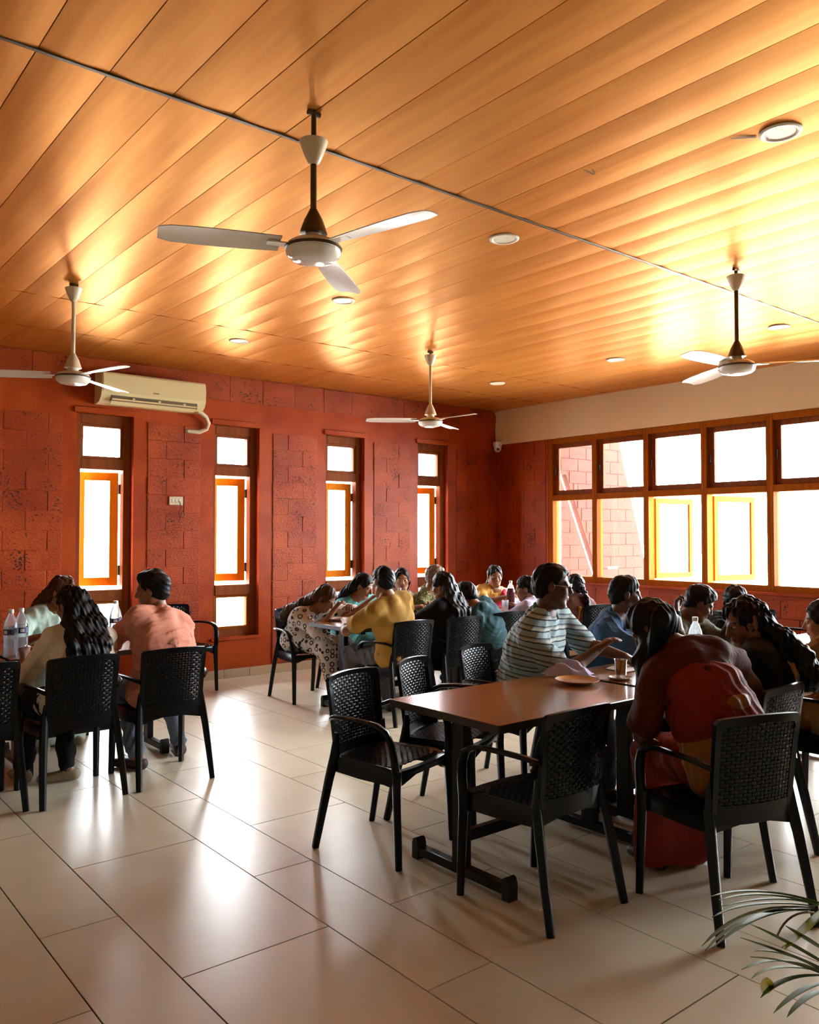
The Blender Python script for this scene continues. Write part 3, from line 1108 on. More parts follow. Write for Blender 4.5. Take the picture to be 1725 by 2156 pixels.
# switch plate, wire, camera
t = thing('socket_plate', 'cream wall socket plate between the first two narrow windows', 'socket', (3.497, YL - 0.012, 1.872))
MB().box((-0.074, -0.012, -0.044), (0.074, 0.004, 0.044), ch=0.004).obj('plate', M['cream'], t)
for xx in (-0.035, 0.0, 0.035):
    MB().box((xx - 0.01, -0.016, -0.016), (xx + 0.01, -0.010, 0.016), ch=0.002).obj('switch', M['white_plastic'], t)
w = [(3.53, 8.085, 1.87), (3.535, 8.07, 1.84), (3.54, 8.075, 1.80), (3.52, 8.07, 1.75), (3.53, 8.075, 1.71), (3.57, 8.07, 1.70), (3.585, 8.075, 1.73), (3.56, 8.07, 1.77), (3.545, 8.075, 1.74), (3.53, 8.08, 1.66)]
tag(MB().tube(w, 0.0035, 6).obj('wire', M['cable']), 'thin black wire looped below the wall socket', 'wire')
t = thing('security_camera', 'small white dome security camera in the far corner below the beige band', 'camera', (8.075, 8.02, 2.765))
MB().lathe([(0.001, 0.03), (0.062, 0.03), (0.064, 0.0), (0.055, -0.03), (0.05, -0.035)], n=24).obj('mount', M['white_plastic'], t)
MB().lathe([(0.05, -0.03), (0.05, -0.055), (0.043, -0.085), (0.025, -0.105), (0.001, -0.11)], n=24).obj('dome', M['white_plastic'], t)
MB().tube([(-0.025, -0.03, -0.07), (-0.036, -0.043, -0.075)], [0.022, 0.018], 16).obj('lens', M['hinge'], t)
MB().tube([(0.04, 0.07, 0.03), (0.04, 0.075, 0.2), (0.05, 0.07, 0.4), (0.0, 0.06, 0.46)], 0.006, 6).obj('lead', M['white_plastic'], t)

# ------------------------------------------------------------------ things on the tables
ZT_ = 0.751


def bottle(x, y, label, h=0.30, z=ZT_, lab=True, fill=0.75, red=False):
    t = thing('water_bottle', label, 'bottle', (x, y, z), random.uniform(0, 6), 'clear plastic water bottles')
    k = h / 0.30
    prof = [(0.030, 0.0), (0.041, 0.004), (0.042, 0.02), (0.040, 0.035), (0.042, 0.05), (0.040, 0.065), (0.042, 0.08), (0.040, 0.095), (0.042, 0.11), (0.042, 0.125),
            (0.0425, 0.13), (0.0425, 0.185), (0.041, 0.195), (0.034, 0.225), (0.022, 0.255), (0.0145, 0.268), (0.0145, 0.285)]
    MB().lathe([(r * k, z_ * k) for r, z_ in prof], n=20, cap=True).obj('body', M['pet'], t)
    if fill:
        MB().lathe([(r * k * 0.96, z_ * k) for r, z_ in prof if z_ <= 0.27 * fill], n=20).obj('drink', M['red_drink'] if red else M['water'], t)
    MB().lathe([(0.0165 * k, 0.278 * k), (0.0165 * k, 0.298 * k), (0.014 * k, 0.30 * k), (0.001, 0.30 * k)], n=16).obj('cap', M['white_plastic'], t)
    if lab:
        lb = MB()
        n = 14
        vs = []
        for zz in (0.142, 0.178):
            for i in range(n + 1):
                a = -1.3 + 2.6 * i / n
                vs.append((0.0432 * k * math.cos(a), 0.0432 * k * math.sin(a), zz * k))
        lb.add(vs, [(i, i + 1, n + 2 + i, n + 1 + i) for i in range(n)])
        l_ = lb.obj('label', M['label_blue'], t)
        lw = MB()
        vs = []
        for zz in (0.150, 0.170):
            for i in range(4):
                a = -0.3 + 0.6 * i / 3
                vs.append((0.0436 * k * math.cos(a), 0.0436 * k * math.sin(a), zz * k))
        lw.add(vs, [(i, i + 1, 5 + i, 4 + i) for i in range(3)])
        lw.obj('print', M['label_white'], l_)
    t.rotation_euler = (0, 0, R_(-120 + random.uniform(-30, 30)))
    return t


def plate(x, y, r, m, label, z=ZT_, food=False, cat='plate'):
    t = thing('plate', label, cat, (x, y, z), 0, 'plates on the tables')
    MB().lathe([(0.001, 0.004), (r * 0.6, 0.004), (r * 0.72, 0.006), (r * 0.97, 0.019), (r, 0.021), (r * 0.985, 0.023), (r * 0.72, 0.010), (r * 0.6, 0.008), (0.001, 0.008)], n=40).obj('dish', m, t)
    if food:
        mb = MB()
        for k in range(9):
            a, q = random.uniform(0, 6.28), random.uniform(0, r * 0.5)
            rr = random.uniform(0.018, 0.035)
            mb.lathe([(rr, 0.006), (rr * 0.9, 0.014), (rr * 0.5, 0.022), (0.002, 0.025)], (q * math.cos(a), q * math.sin(a), 0), 9)
        f = mb.obj('meal', M['food'], t)
    return t


def tumbler(x, y, label, r=0.032, h=0.095, z=ZT_, saucer=False, m=None):
    t = thing('tumbler', label, 'tumbler', (x, y, z), 0, 'steel tumblers on the tables')
    m = m or M['steel']
    z0 = 0.0
    if saucer:
        MB().lathe([(0.001, 0.0), (0.05, 0.0), (0.062, 0.010), (0.060, 0.012), (0.048, 0.004), (0.001, 0.004)], n=32).obj('saucer', M['plate_white'], t)
        z0 = 0.005
    MB().lathe([(r * 0.86, z0), (r * 0.88, z0 + 0.004), (r * 0.96, z0 + h * 0.9), (r * 1.04, z0 + h * 0.97), (r * 1.06, z0 + h), (r * 1.0, z0 + h), (r * 0.92, z0 + h * 0.9), (r * 0.82, z0 + 0.006), (0.001, z0 + 0.006)], n=28).obj('cup', m, t)
    return t


bottle(1.363, 5.672, 'left one of the two tall water bottles standing together at the left border')
bottle(1.44, 5.735, 'right one of the two tall water bottles standing together at the left border')
bottle(2.126, 5.954, 'water bottle with a blue label between the cream-bloused woman and the man in pink')
bottle(4.60, 5.80, 'white-capped bottle behind the right shoulder of the man in mustard', lab=False)
bottle(5.42, 5.83, 'bottle whose cap shows above the head of the man in teal', lab=False, h=0.32)
bottle(6.12, 5.90, 'bottle half full of a dark red drink before the woman with the crimson shawl', lab=False, h=0.31, red=True, fill=0.9)
bottle(4.30, 2.68, 'bottle rising behind the back of the woman in the red sari', lab=False)
plate(3.415, 2.815, 0.115, M['plate_brown'], 'empty brown plate on the bare wooden table')
plate(4.26, 6.22, 0.115, M['plate_white'], 'white plate under the face of the woman in the patterned dress', food=True)
plate(4.62, 6.20, 0.115, M['plate_white'], 'white plate before the woman in the teal top', food=True)
plate(5.30, 6.08, 0.115, M['plate_white'], 'white plate before the girl in the white flowered scarf', food=True)
plate(5.74, 6.10, 0.115, M['plate_white'], 'white plate before the grey-haired diner in the olive print', food=True)
plate(4.27, 5.74, 0.115, M['plate_white'], 'white plate before the man in the mustard shirt', food=True)
plate(1.60, 5.93, 0.11, M['steel'], 'steel plate on the left table beside the water bottles', food=True)
plate(1.22, 5.80, 0.12, M['table_edge'], 'black tray beneath the two water bottles at the left border')
plate(5.30, 2.78, 0.115, M['plate_white'], 'plate before the young man with the raised fist', food=True)
plate(4.02, 2.62, 0.11, M['plate_white'], 'plate before the curly-haired woman in black', food=True)
tumbler(3.70, 2.755, 'steel tumbler in a white saucer at the end of the bare wooden table', 0.034, 0.10, saucer=True)
tumbler(4.42, 2.56, 'large steel tumbler under the chin of the curly-haired woman in black', 0.042, 0.12)
tumbler(4.62, 2.86, 'steel tumbler behind the large one at the curly-haired woman', 0.033, 0.10)
tumbler(6.00, 5.86, 'pale glass left of the red drink bottle', 0.034, 0.12, m=M['pet'])
tumbler(6.22, 5.80, 'pale glass right of the red drink bottle', 0.034, 0.12, m=M['pet'])
tumbler(6.30, 5.98, 'pale glass behind the red drink bottle', 0.034, 0.12, m=M['pet'])
tumbler(1.25, 6.0, 'white cup on the left table at the picture border', 0.038, 0.09, m=M['white_plastic'])
t = thing('sauce_bottle', 'red squeeze bottle with pale lid at the left border', 'bottle', (1.285, 5.94, ZT_))
MB().lathe([(0.032, 0.0), (0.034, 0.01), (0.034, 0.12), (0.022, 0.14)], n=20).obj('body', M['red_plastic'], t)
MB().lathe([(0.024, 0.14), (0.024, 0.158), (0.008, 0.17), (0.005, 0.21)], n=16).obj('nozzle', M['cream'], t)
tag(MB().grid(lambda u, v: (3.90 + 0.21 * u, 2.86 + 0.15 * v, ZT_ + 0.004 + 0.01 * math.sin(3 * u) * v), 6, 4).obj('napkin', M['paper']), 'white paper napkin beside the plate of the curly-haired woman', 'napkin')
tag(MB().grid(lambda u, v: (4.66 + 0.3 * u, 5.98 + 0.2 * v, ZT_ + 0.003 + 0.004 * math.sin(4 * u + 2 * v)), 6, 4).obj('place_mat', M['paper']), 'white paper mat on the table between the man in mustard and the girl facing us', 'mat')


# crumpled cloth
def cloth(u, v):
    x, y = (u - 0.5), (v - 0.5)
    r = min(1.0, 2 * max(abs(x), abs(y)) * 0.6 + math.hypot(x, y) * 0.85)
    a = math.atan2(y, x)
    rid = math.sin(9 * x + 5 * y + 2 * math.sin(6 * y)) * 0.5 + math.sin(14 * y - 6 * x + 2 * math.sin(8 * x)) * 0.3
    h = 0.072 * (1 - r ** 3) * (0.75 + 0.45 * rid) + 0.006 * abs(math.sin(20 * x + 13 * y)) * (1 - r)
    return (0.25 * x * (1.1 + 0.12 * math.sin(5 * a)), 0.16 * y * (1.1 + 0.15 * math.sin(4 * a + 1)), max(0.0015, h))


o = MB().grid(cloth, 44, 36).obj('cloth', M['lilac'], ang=180)
o.location = (3.59, 3.03, ZT_)
o.rotation_euler = (0, 0, R_(-42))
tag(o, 'crumpled lilac cloth on the far edge of the bare wooden table', 'cloth')

# ------------------------------------------------------------------ people: smooth implicit bodies meshed with surface nets
def V(*a):
    return np.array(a, float)


def nrm(v):
    return v / (np.linalg.norm(v) + 1e-12)


class Prims:
    """list of rounded cones, ellipsoids and cuts; blended smoothly"""

    def __init__(self):
        self.p = []

    def cone(self, a, b, ra, rb, k=0.02):
        self.p.append(('c', np.array(a, float), np.array(b, float), ra, rb, k, 1))
        return self

    def chain(self, pts, rad, k=0.02):
        for i in range(len(pts) - 1):
            self.cone(pts[i], pts[i + 1], rad[i], rad[i + 1], k)
        return self

    def ell(self, c, fr, rad, k=0.01, sign=1):
        self.p.append(('e', np.array(c, float), np.array(fr, float), np.array(rad, float), None, k, sign))
        return self

    def cut(self, p0, n, k=0.006):
        """remove everything on the side n points to"""
        self.p.append(('h', np.array(p0, float), nrm(np.array(n, float)), None, None, k, 0))
        return self

    def bounds(self):
        lo, hi = np.full(3, 1e9), np.full(3, -1e9)
        for q in self.p:
            if q[6] != 1:
                continue
            if q[0] == 'c':
                r = max(q[3], q[4])
                for a in (q[1], q[2]):
                    lo, hi = np.minimum(lo, a - r), np.maximum(hi, a + r)
            elif q[0] == 'e':
                r = q[3].max()
                lo, hi = np.minimum(lo, q[1] - r), np.maximum(hi, q[1] + r)
        return lo, hi


def ev(q, P):
    if q[0] == 'c':
        a, b, ra, rb = q[1], q[2], q[3], q[4]
        ba = b - a
        pa = P - a
        t = np.clip(pa @ ba / (ba @ ba + 1e-12), 0, 1)
        d = pa - t[:, None] * ba
        return np.sqrt(np.einsum('ij,ij->i', d, d)) - (ra + (rb - ra) * t)
    if q[0] == 'e':
        l = (P - q[1]) @ q[2].T
        k0 = np.sqrt((((l / q[3]) ** 2).sum(1))) + 1e-9
        k1 = np.sqrt((((l / q[3] ** 2) ** 2).sum(1))) + 1e-9
        return k0 * (k0 - 1) / k1
    return (P - q[1]) @ q[2]


def combine(prims, sel, P):
    d = np.full(len(P), 1e3)
    for i in sel:
        q = prims[i]
        e = ev(q, P)
        k = q[5]
        if q[6] == 1:
            h = np.clip(0.5 + 0.5 * (d - e) / k, 0, 1)
            d = d * (1 - h) + e * h - k * h * (1 - h)
        elif q[6] == -1:
            h = np.clip(0.5 - 0.5 * (d + e) / k, 0, 1)
            d = d * (1 - h) - e * h + k * h * (1 - h)
        else:
            h = np.clip(0.5 - 0.5 * (d - e) / k, 0, 1)
            d = d * (1 - h) + e * h + k * h * (1 - h)
    return d


BLK = 10


def mesh_sdf(pr, vox, disp=None):
    lo, hi = pr.bounds()
    lo = lo - 0.03
    n = np.ceil((hi + 0.03 - lo) / vox).astype(int) + 2
    nb = (n + BLK - 1) // BLK
    n = nb * BLK
    D = np.empty(tuple(n), np.float32)
    hb = BLK * vox / 2
    rb = hb * 1.7321 + 0.03
    g = np.stack(np.meshgrid(*[np.arange(k) for k in nb], indexing='ij'), -1).reshape(-1, 3)
    C0 = lo + (g * BLK + BLK / 2 - 0.5) * vox
    E_ = np.stack([ev(q, C0) for q in pr.p], 1)
    sg = np.array([q[6] for q in pr.p])
    dm = np.where(sg[None, :] == 1, E_, 1e3).min(1)
    dmc = combine(pr.p, range(len(pr.p)), C0)
    off = np.stack(np.meshgrid(*[np.arange(BLK)] * 3, indexing='ij'), -1).reshape(-1, 3) * vox
    for i in range(len(g)):
        a, b, c = g[i] * BLK
        if dm[i] > rb or dmc[i] < -rb - 0.03:
            D[a:a + BLK, b:b + BLK, c:c + BLK] = 1.0 if dm[i] > rb else -1.0
            continue
        sel = [j for j in range(len(pr.p)) if (sg[j] == 0 and E_[i, j] > -rb) or (sg[j] != 0 and E_[i, j] < rb)]
        if not any(sg[j] == 1 for j in sel):
            D[a:a + BLK, b:b + BLK, c:c + BLK] = 1.0
            continue
        P = lo + g[i] * BLK * vox + off
        d = combine(pr.p, sel, P)
        if disp is not None:
            d = d + disp(P)
        D[a:a + BLK, b:b + BLK, c:c + BLK] = d.reshape(BLK, BLK, BLK)
    # surface nets
    s = D < 0
    cs = s[:-1, :-1, :-1].astype(np.int8)
    tot = cs.copy()
    for dx, dy, dz in ((1, 0, 0), (0, 1, 0), (0, 0, 1), (1, 1, 0), (1, 0, 1), (0, 1, 1), (1, 1, 1)):
        tot += s[dx:dx + n[0] - 1, dy:dy + n[1] - 1, dz:dz + n[2] - 1]
    act = np.argwhere((tot > 0) & (tot < 8))
    idx = np.full((n[0] - 1, n[1] - 1, n[2] - 1), -1, np.int32)
    idx[act[:, 0], act[:, 1], act[:, 2]] = np.arange(len(act))
    cor = np.array([(x, y, z) for x in (0, 1) for y in (0, 1) for z in (0, 1)])
    dv = np.stack([D[act[:, 0] + c[0], act[:, 1] + c[1], act[:, 2] + c[2]] for c in cor], 1)
    dv = np.clip(dv, -vox * 2, vox * 2)
    acc, cnt = np.zeros((len(act), 3)), np.zeros(len(act))
    for i in range(8):
        for j in range(i + 1, 8):
            if np.abs(cor[i] - cor[j]).sum() != 1:
                continue
            m = (dv[:, i] < 0) != (dv[:, j] < 0)
            t = dv[m, i] / (dv[m, i] - dv[m, j])
            acc[m] += cor[i] + t[:, None] * (cor[j] - cor[i])
            cnt[m] += 1
    vs = lo + (act + acc / cnt[:, None]) * vox
    quads = []
    for ax in range(3):
        sh = [slice(None)] * 3
        sh2 = [slice(None)] * 3
        sh[ax], sh2[ax] = slice(0, -1), slice(1, None)
        e = np.argwhere(s[tuple(sh)] != s[tuple(sh2)])
        o1, o2 = [(1, 2), (2, 0), (0, 1)][ax]
        e = e[(e[:, o1] > 0) & (e[:, o2] > 0) & (e[:, o1] < n[o1] - 1) & (e[:, o2] < n[o2] - 1)]
        ins = s[e[:, 0], e[:, 1], e[:, 2]]
        d1, d2 = np.zeros(3, int), np.zeros(3, int)
        d1[o1], d2[o2] = 1, 1
        ga = lambda q: idx[q[:, 0], q[:, 1], q[:, 2]]
        q = np.stack([ga(e - d1 - d2), ga(e - d2), ga(e), ga(e - d1)], 1)
        q[~ins] = q[~ins][:, ::-1]
        quads.append(q)
    q = np.concatenate(quads)
    q = q[(q >= 0).all(1)]
    return vs, q


def np_mesh(name, parts, mats, origin, mi=None):
    """parts: list of (verts, quads)"""
    vs, qs, o = [], [], 0
    for v, q in parts:
        vs.append(v - origin)
        qs.append(q + o)
        o += len(v)
    v, q = np.concatenate(vs), np.concatenate(qs)
    me = bpy.data.meshes.new(name)
    me.vertices.add(len(v))
    me.vertices.foreach_set('co', v.astype(np.float32).ravel())
    me.loops.add(len(q) * 4)
    me.loops.foreach_set('vertex_index', q.astype(np.int32).ravel())
    me.polygons.add(len(q))
    me.polygons.foreach_set('loop_start', np.arange(0, len(q) * 4, 4, dtype=np.int32))
    me.polygons.foreach_set('use_smooth', np.ones(len(q), bool))
    for m in mats:
        me.materials.append(m)
    if mi is not None:
        cen = v[q].mean(1) + origin
        me.polygons.foreach_set('material_index', mi(cen).astype(np.int32))
    me.update(calc_edges=True)
    me.validate()
    return me


def folds(amp, sc, seed, lim=0.006):
    r = np.random.default_rng(seed)
    ks = [(r.normal(size=3) * sc * f, r.uniform(0, 6.28), a) for f, a in ((0.5, 1.0), (0.8, 0.8), (1.1, 0.6), (1.7, 0.35))]

    def f(P):
        w = P + 0.05 * np.sin(P[:, [1, 2, 0]] * 9 + seed)
        return np.minimum(amp * (sum(a * (1.6 * np.abs(np.sin(w @ k + ph)) - 0.9) for k, ph, a in ks[1:]) + ks[0][2] * np.sin(w @ ks[0][0] + ks[0][1])), lim)
    return f


def strands(amp, seed, axis_up=0.25):
    r = np.random.default_rng(seed)
    ks = []
    for f, a in ((70, 0.8), (130, 0.8), (230, 0.6)):
        k = r.normal(size=3)
        k[2] *= axis_up
        ks.append((nrm(k) * f, r.uniform(0, 6.28), a))
        k = r.normal(size=3)
        k[2] *= axis_up
        ks.append((nrm(k) * f, r.uniform(0, 6.28), a))

    def f(P):
        w = P + 0.02 * np.sin(P[:, [2, 0, 1]] * 11 + seed)
        return amp * sum(a * np.sin(w @ k + ph) for k, ph, a in ks)
    return f


SKIN = [mat('brown_skin', (0.22, 0.088, 0.036), 0.5, col2=(0.25, 0.10, 0.043), nscale=14),
        mat('dark_brown_skin', (0.085, 0.034, 0.015), 0.5, col2=(0.10, 0.04, 0.018), nscale=14),
        mat('light_brown_skin', (0.36, 0.155, 0.065), 0.5, col2=(0.40, 0.175, 0.075), nscale=14)]
M['lip'] = mat('lip_skin', (0.25, 0.07, 0.05), 0.4)
M['brow'] = mat('brow_hair', (0.015, 0.01, 0.008), 0.6)
M['eye_white'] = mat('eye_white', (0.42, 0.40, 0.38), 0.3)
M['eye_dark'] = mat('eye_dark', (0.012, 0.008, 0.006), 0.15)
HAIR = {'black': mat('black_hair', (0.0035, 0.003, 0.0035), 0.5, col2=(0.007, 0.006, 0.006), nscale=30, spec=0.16),
        'brown': mat('brown_hair', (0.035, 0.014, 0.006), 0.5, spec=0.2, col2=(0.07, 0.028, 0.011), nscale=24),
        'grey': mat('greying_hair', (0.10, 0.06, 0.035), 0.5, col2=(0.20, 0.14, 0.09), nscale=60)}
CL = {}


def cloth_mat(name, col, col2=None, rough=0.85, pat=None, **kw):
    m = mat(name, col, rough, col2=col2 or tuple(c * 0.9 for c in col), nscale=7, bump=0.15, bscale=180, spec=0.25)
    nt = m.node_tree
    L = nt.links.new
    b = nt.nodes['Principled BSDF']
    base = b.inputs['Base Color'].links[0].from_socket if b.inputs['Base Color'].links else None
    if pat:
        g = nt.nodes.new('ShaderNodeNewGeometry')
        if pat == 'stripes':
            sx = nt.nodes.new('ShaderNodeVectorMath')
            sx.operation = 'DOT_PRODUCT'
            sx.inputs[1].default_value = (0.10, -0.16, 1)
            L(g.outputs['Position'], sx.inputs[0])
            mu = nt.nodes.new('ShaderNodeMath')
            mu.operation = 'MULTIPLY'
            mu.inputs[1].default_value = 1 / kw['pitch']
            L(sx.outputs['Value'], mu.inputs[0])
            fr = nt.nodes.new('ShaderNodeMath')
            fr.operation = 'FRACT'
            L(mu.outputs[0], fr.inputs[0])
            r = nt.nodes.new('ShaderNodeValToRGB')
            r.color_ramp.interpolation = 'CONSTANT'
            els = kw['ramp']
            r.color_ramp.elements[0].position = 0
            r.color_ramp.elements[0].color = (*els[0][1], 1)
            r.color_ramp.elements[1].position = els[1][0]
            r.color_ramp.elements[1].color = (*els[1][1], 1)
            for p, c in els[2:]:
                e = r.color_ramp.elements.new(p)
                e.color = (*c, 1)
            L(fr.outputs[0], r.inputs['Fac'])
            L(r.outputs['Color'], b.inputs['Base Color'])
        else:
            v = nt.nodes.new('ShaderNodeTexVoronoi')
            v.inputs['Scale'].default_value = kw.get('scale', 22)
            v.inputs['Randomness'].default_value = kw.get('random', 0.7)
            L(g.outputs['Position'], v.inputs['Vector'])
            r = nt.nodes.new('ShaderNodeValToRGB')
            r.color_ramp.interpolation = 'CONSTANT'
            c, d = (*col, 1), (*kw['ink'], 1)
            if pat == 'rings':
                st = [(0, c), (0.24, d), (0.40, c)]
            else:
                st = [(0, d), (kw.get('dot', 0.3), c)]
            r.color_ramp.elements[0].color = st[0][1]
            r.color_ramp.elements[1].position, r.color_ramp.elements[1].color = st[1]
            for p, q in st[2:]:
                e = r.color_ramp.elements.new(p)
                e.color = q
            L(v.outputs['Distance'], r.inputs['Fac'])
            L(r.outputs['Color'], b.inputs['Base Color'])
    CL[name] = m
    return m


def rot_to(p, yaw_deg, pitch_deg, roll_deg=0):
    """frame rows: right, forward, up"""
    y, p, r = R_(yaw_deg), R_(pitch_deg), R_(roll_deg)
    f = V(math.cos(y) * math.cos(p), math.sin(y) * math.cos(p), -math.sin(p))
    ri = V(math.sin(y), -math.cos(y), 0)
    u = np.cross(ri, f)
    ri, u = ri * math.cos(r) + u * math.sin(r), u * math.cos(r) - ri * math.sin(r)
    return np.stack([ri, f, u])


def ik(a, b, l1, l2, hint):
    d = b - a
    L = np.linalg.norm(d)
    mx = (l1 + l2) * 0.995
    if L > mx:
        b = a + d / L * mx
        L = mx
    dn = (b - a) / L
    x = (l1 * l1 - l2 * l2 + L * L) / (2 * L)
    hgt = math.sqrt(max(1e-6, l1 * l1 - x * x))
    h = hint - dn * (hint @ dn)
    return a + dn * x + nrm(h) * hgt, b


def hand(pr, w, d, up, side, s, curl=0.5, spread=0.10, thumb_in=0.4):
    """w wrist, d direction of the hand, up back of hand, side +1 when the thumb is on +lat"""
    d = nrm(d)
    up = nrm(up - d * (up @ d))
    lat = np.cross(d, up) * side
    k0 = 0.008
    palm = 0.088 * s
    for i, o in enumerate((0.027, 0.010, -0.008, -0.024)):
        kn = w + d * (palm - (0, 0, 0.004, 0.011)[i] * s) + lat * o * s
        pr.cone(w + lat * o * 0.45 * s, kn, 0.0155 * s, 0.0125 * s, 0.012)
        ln = (0.074, 0.082, 0.076, 0.060)[i] * s
        p, a = kn, curl * 0.6
        dd = nrm(d + lat * (1.5 - i) * spread)
        for j, f in enumerate((0.46, 0.30, 0.24)):
            dj = dd * math.cos(a) - up * math.sin(a)
            q = p + dj * ln * f
            pr.cone(p, q, (0.0098, 0.0086, 0.0078)[j] * s, (0.0086, 0.0078, 0.0066)[j] * s, 0.0035)
            p = q
            a += curl * (0.9 if j == 0 else 0.75)
    b0 = w + d * 0.022 * s + lat * 0.018 * s
    b1 = b0 + nrm(d * 0.55 + lat * 0.9 - up * thumb_in * 0.5) * 0.042 * s
    b2 = b1 + nrm(d * 0.9 + lat * (0.35 - thumb_in * 0.5) - up * thumb_in * 0.6) * 0.032 * s
    b3 = b2 + nrm(d * 1.0 - lat * thumb_in * 0.5 - up * thumb_in * 0.4) * 0.024 * s
    pr.cone(b0, b1, 0.015 * s, 0.0115 * s, 0.010)
    pr.cone(b1, b2, 0.0108 * s, 0.0095 * s, 0.004)
    pr.cone(b2, b3, 0.0095 * s, 0.0075 * s, 0.004)


def person(label, hip, face, head, look, hands, group=None, s=1.0, sw=0.175, girth=1.0, chest=None, skin=0, tone=None,
           hair='short', hcol='black', shirt=None, sleeve=0.6, shirt_len=0.0, lower=None, lower_kind='trousers', shoes='black_shoe',
           legs='sit', feet=None, elbows=None, curls=(0.6, 0.6), vox=0.009, bow=0.05, hinge=None, extras=(), glasses=False, female=False,
           collar=False, tail=None, seed=1, hup=None, sockets=True, croll=0.0):
    hip, head = V(*hip), V(*head)
    FH = rot_to(hip, face, 0)
    chest = face * 0.65 + look[0] * 0.35 if chest is None else chest
    HD = rot_to(head, look[0], look[1], look[2] if len(look) > 2 else 0)
    hr, hf, hu = HD
    nb = head - hu * 0.158 * s - hf * 0.022 * s
    # spine as a bowed curve
    back = -FH[1]
    mid = (hip + nb) / 2 + back * bow * s
    sp = lambda t: (1 - t) ** 2 * hip + 2 * t * (1 - t) * mid + t * t * nb
    CH = rot_to(hip, chest, 0)
    latc = nrm(CH[0] + V(0, 0, croll))
    axis = nrm(nb - sp(0.7))
    latc = nrm(latc - axis * (latc @ axis))
    frontc = nrm(np.cross(axis, latc))
    lath = FH[0]
    body, tors = Prims(), []
    g = girth
    fem = 0.93 if female else 1.0
    t1, t2, t3 = sp(0.32), sp(0.62), sp(0.9)
    wl = nrm(lath * 0.6 + latc * 0.4)
    for sd in (-1, 1):
        tors += [(hip + sd * lath * 0.085 * s * g, t1 + sd * wl * 0.062 * s * g * fem, 0.108 * s * g, 0.092 * s * g * fem),
                 (t1 + sd * wl * 0.062 * s * g * fem, t2 + sd * latc * 0.078 * s * g, 0.092 * s * g * fem, 0.098 * s * g),
                 (t2 + sd * latc * 0.078 * s * g, t3 + sd * latc * (sw - 0.055) * s - frontc * 0.0, 0.098 * s * g, 0.064 * s)]
    sh = [t3 + sd * latc * sw * s + axis * 0.0 for sd in (-1, 1)]
    tors += [(hip, t1, 0.125 * s * g, 0.105 * s * g * fem), (t1, t2, 0.105 * s * g * fem, 0.112 * s * g), (t2, t3 - frontc * 0.012, 0.112 * s * g, 0.082 * s)]
    if female:
        for sd in (-1, 1):
            tors.append((t2 + sd * latc * 0.07 * s, t2 + sd * latc * 0.07 * s + frontc * 0.055 * s, 0.06 * s, 0.055 * s))
    elif g > 1.1:
        tors.append((t1, t1 + frontc * 0.05 * s, 0.11 * s * g, 0.10 * s * g))
    traps = [(t3 + sd * latc * (sw - 0.015) * s, nb - sd * latc * -0.03 * s + axis * 0.015, 0.056 * s, 0.045 * s) for sd in (-1, 1)]
    for a, b, ra, rb in tors:
        body.cone(a, b, ra, rb, 0.035)
    for a, b, ra, rb in traps:
        body.cone(a, b, ra, rb, 0.035)
    # arms
    arms = []
    for i, sd in enumerate((-1, 1)):     # left, right
        S0 = sh[i]
        tgt = V(*hands[i])
        hint = V(0, 0, -0.7) + sd * latc * 0.55 - frontc * 0.35
        if elbows and elbows[i] is not None:
            hint = V(*elbows[i])
        el, wr = ik(S0, tgt, 0.285 * s, 0.25 * s, hint)
        arms.append((S0, el, wr))
        body.cone(S0, el, 0.050 * s * g ** 0.5 * fem, 0.038 * s * fem, 0.03)
        body.cone(el, el + (wr - el) * 0.35, 0.038 * s * fem, 0.040 * s * fem, 0.02)
        body.cone(el + (wr - el) * 0.35, wr, 0.040 * s * fem, 0.0255 * s * fem, 0.02)
    # neck
    body.cone(nb - axis * 0.02, head - hu * 0.05 * s - hf * 0.02 * s, 0.056 * s * fem, 0.052 * s * fem, 0.03)
    # legs
    legp = []
    for i, sd in enumerate((-1, 1)):
        hj = hip + sd * lath * 0.085 * s
        if legs == 'sit':
            dirn = FH[1]
            if feet and feet[i] is not None:
                ft = V(*feet[i])
            else:
                ft = hip + dirn * (0.42 + 0.03 * sd) * s + sd * lath * 0.11 * s
                ft[2] = 0
            ank = V(ft[0], ft[1], 0.085)
            kn, ank = ik(hj, ank, 0.425 * s, 0.43 * s, V(0, 0, 1) + dirn * 0.7)
        else:
            ft = V(*feet[i])
            ank = V(ft[0], ft[1], 0.085)
            kn, ank = ik(hj, ank, 0.40 * s, 0.40 * s, FH[1])
        fd = nrm(V(FH[1][0], FH[1][1], 0) + sd * lath * 0.12)
        if feet and feet[i] is not None and len(feet[i]) > 2:
            fd = V(math.cos(R_(feet[i][2])), math.sin(R_(feet[i][2])), 0)
        legp.append((hj, kn, ank, fd))
        body.cone(hj, kn, 0.086 * s * g ** 0.5, 0.056 * s, 0.03)
        body.cone(kn, kn + (ank - kn) * 0.35, 0.054 * s, 0.054 * s, 0.02)
        body.cone(kn + (ank - kn) * 0.35, ank, 0.054 * s, 0.036 * s, 0.02)
        heel = ank - fd * 0.035 - V(0, 0, 0.045)
        toe = ank + fd * 0.14 * s - V(0, 0, 0.060)
        body.cone(ank - V(0, 0, 0.01), heel, 0.036 * s, 0.032 * s, 0.02)
        body.cone(heel, toe, 0.032 * s, 0.022 * s, 0.02)
    parts = [mesh_sdf(body, max(vox, 0.010))]
    # head
    hd = Prims()
    sc = s * 1.0

    def hp(x, y, z):
        return head + (hr * x + hf * y + hu * z) * sc
    fr = HD
    hd.ell(hp(0, -0.012, 0.028), fr, V(0.076, 0.095, 0.088) * sc, 0.01)
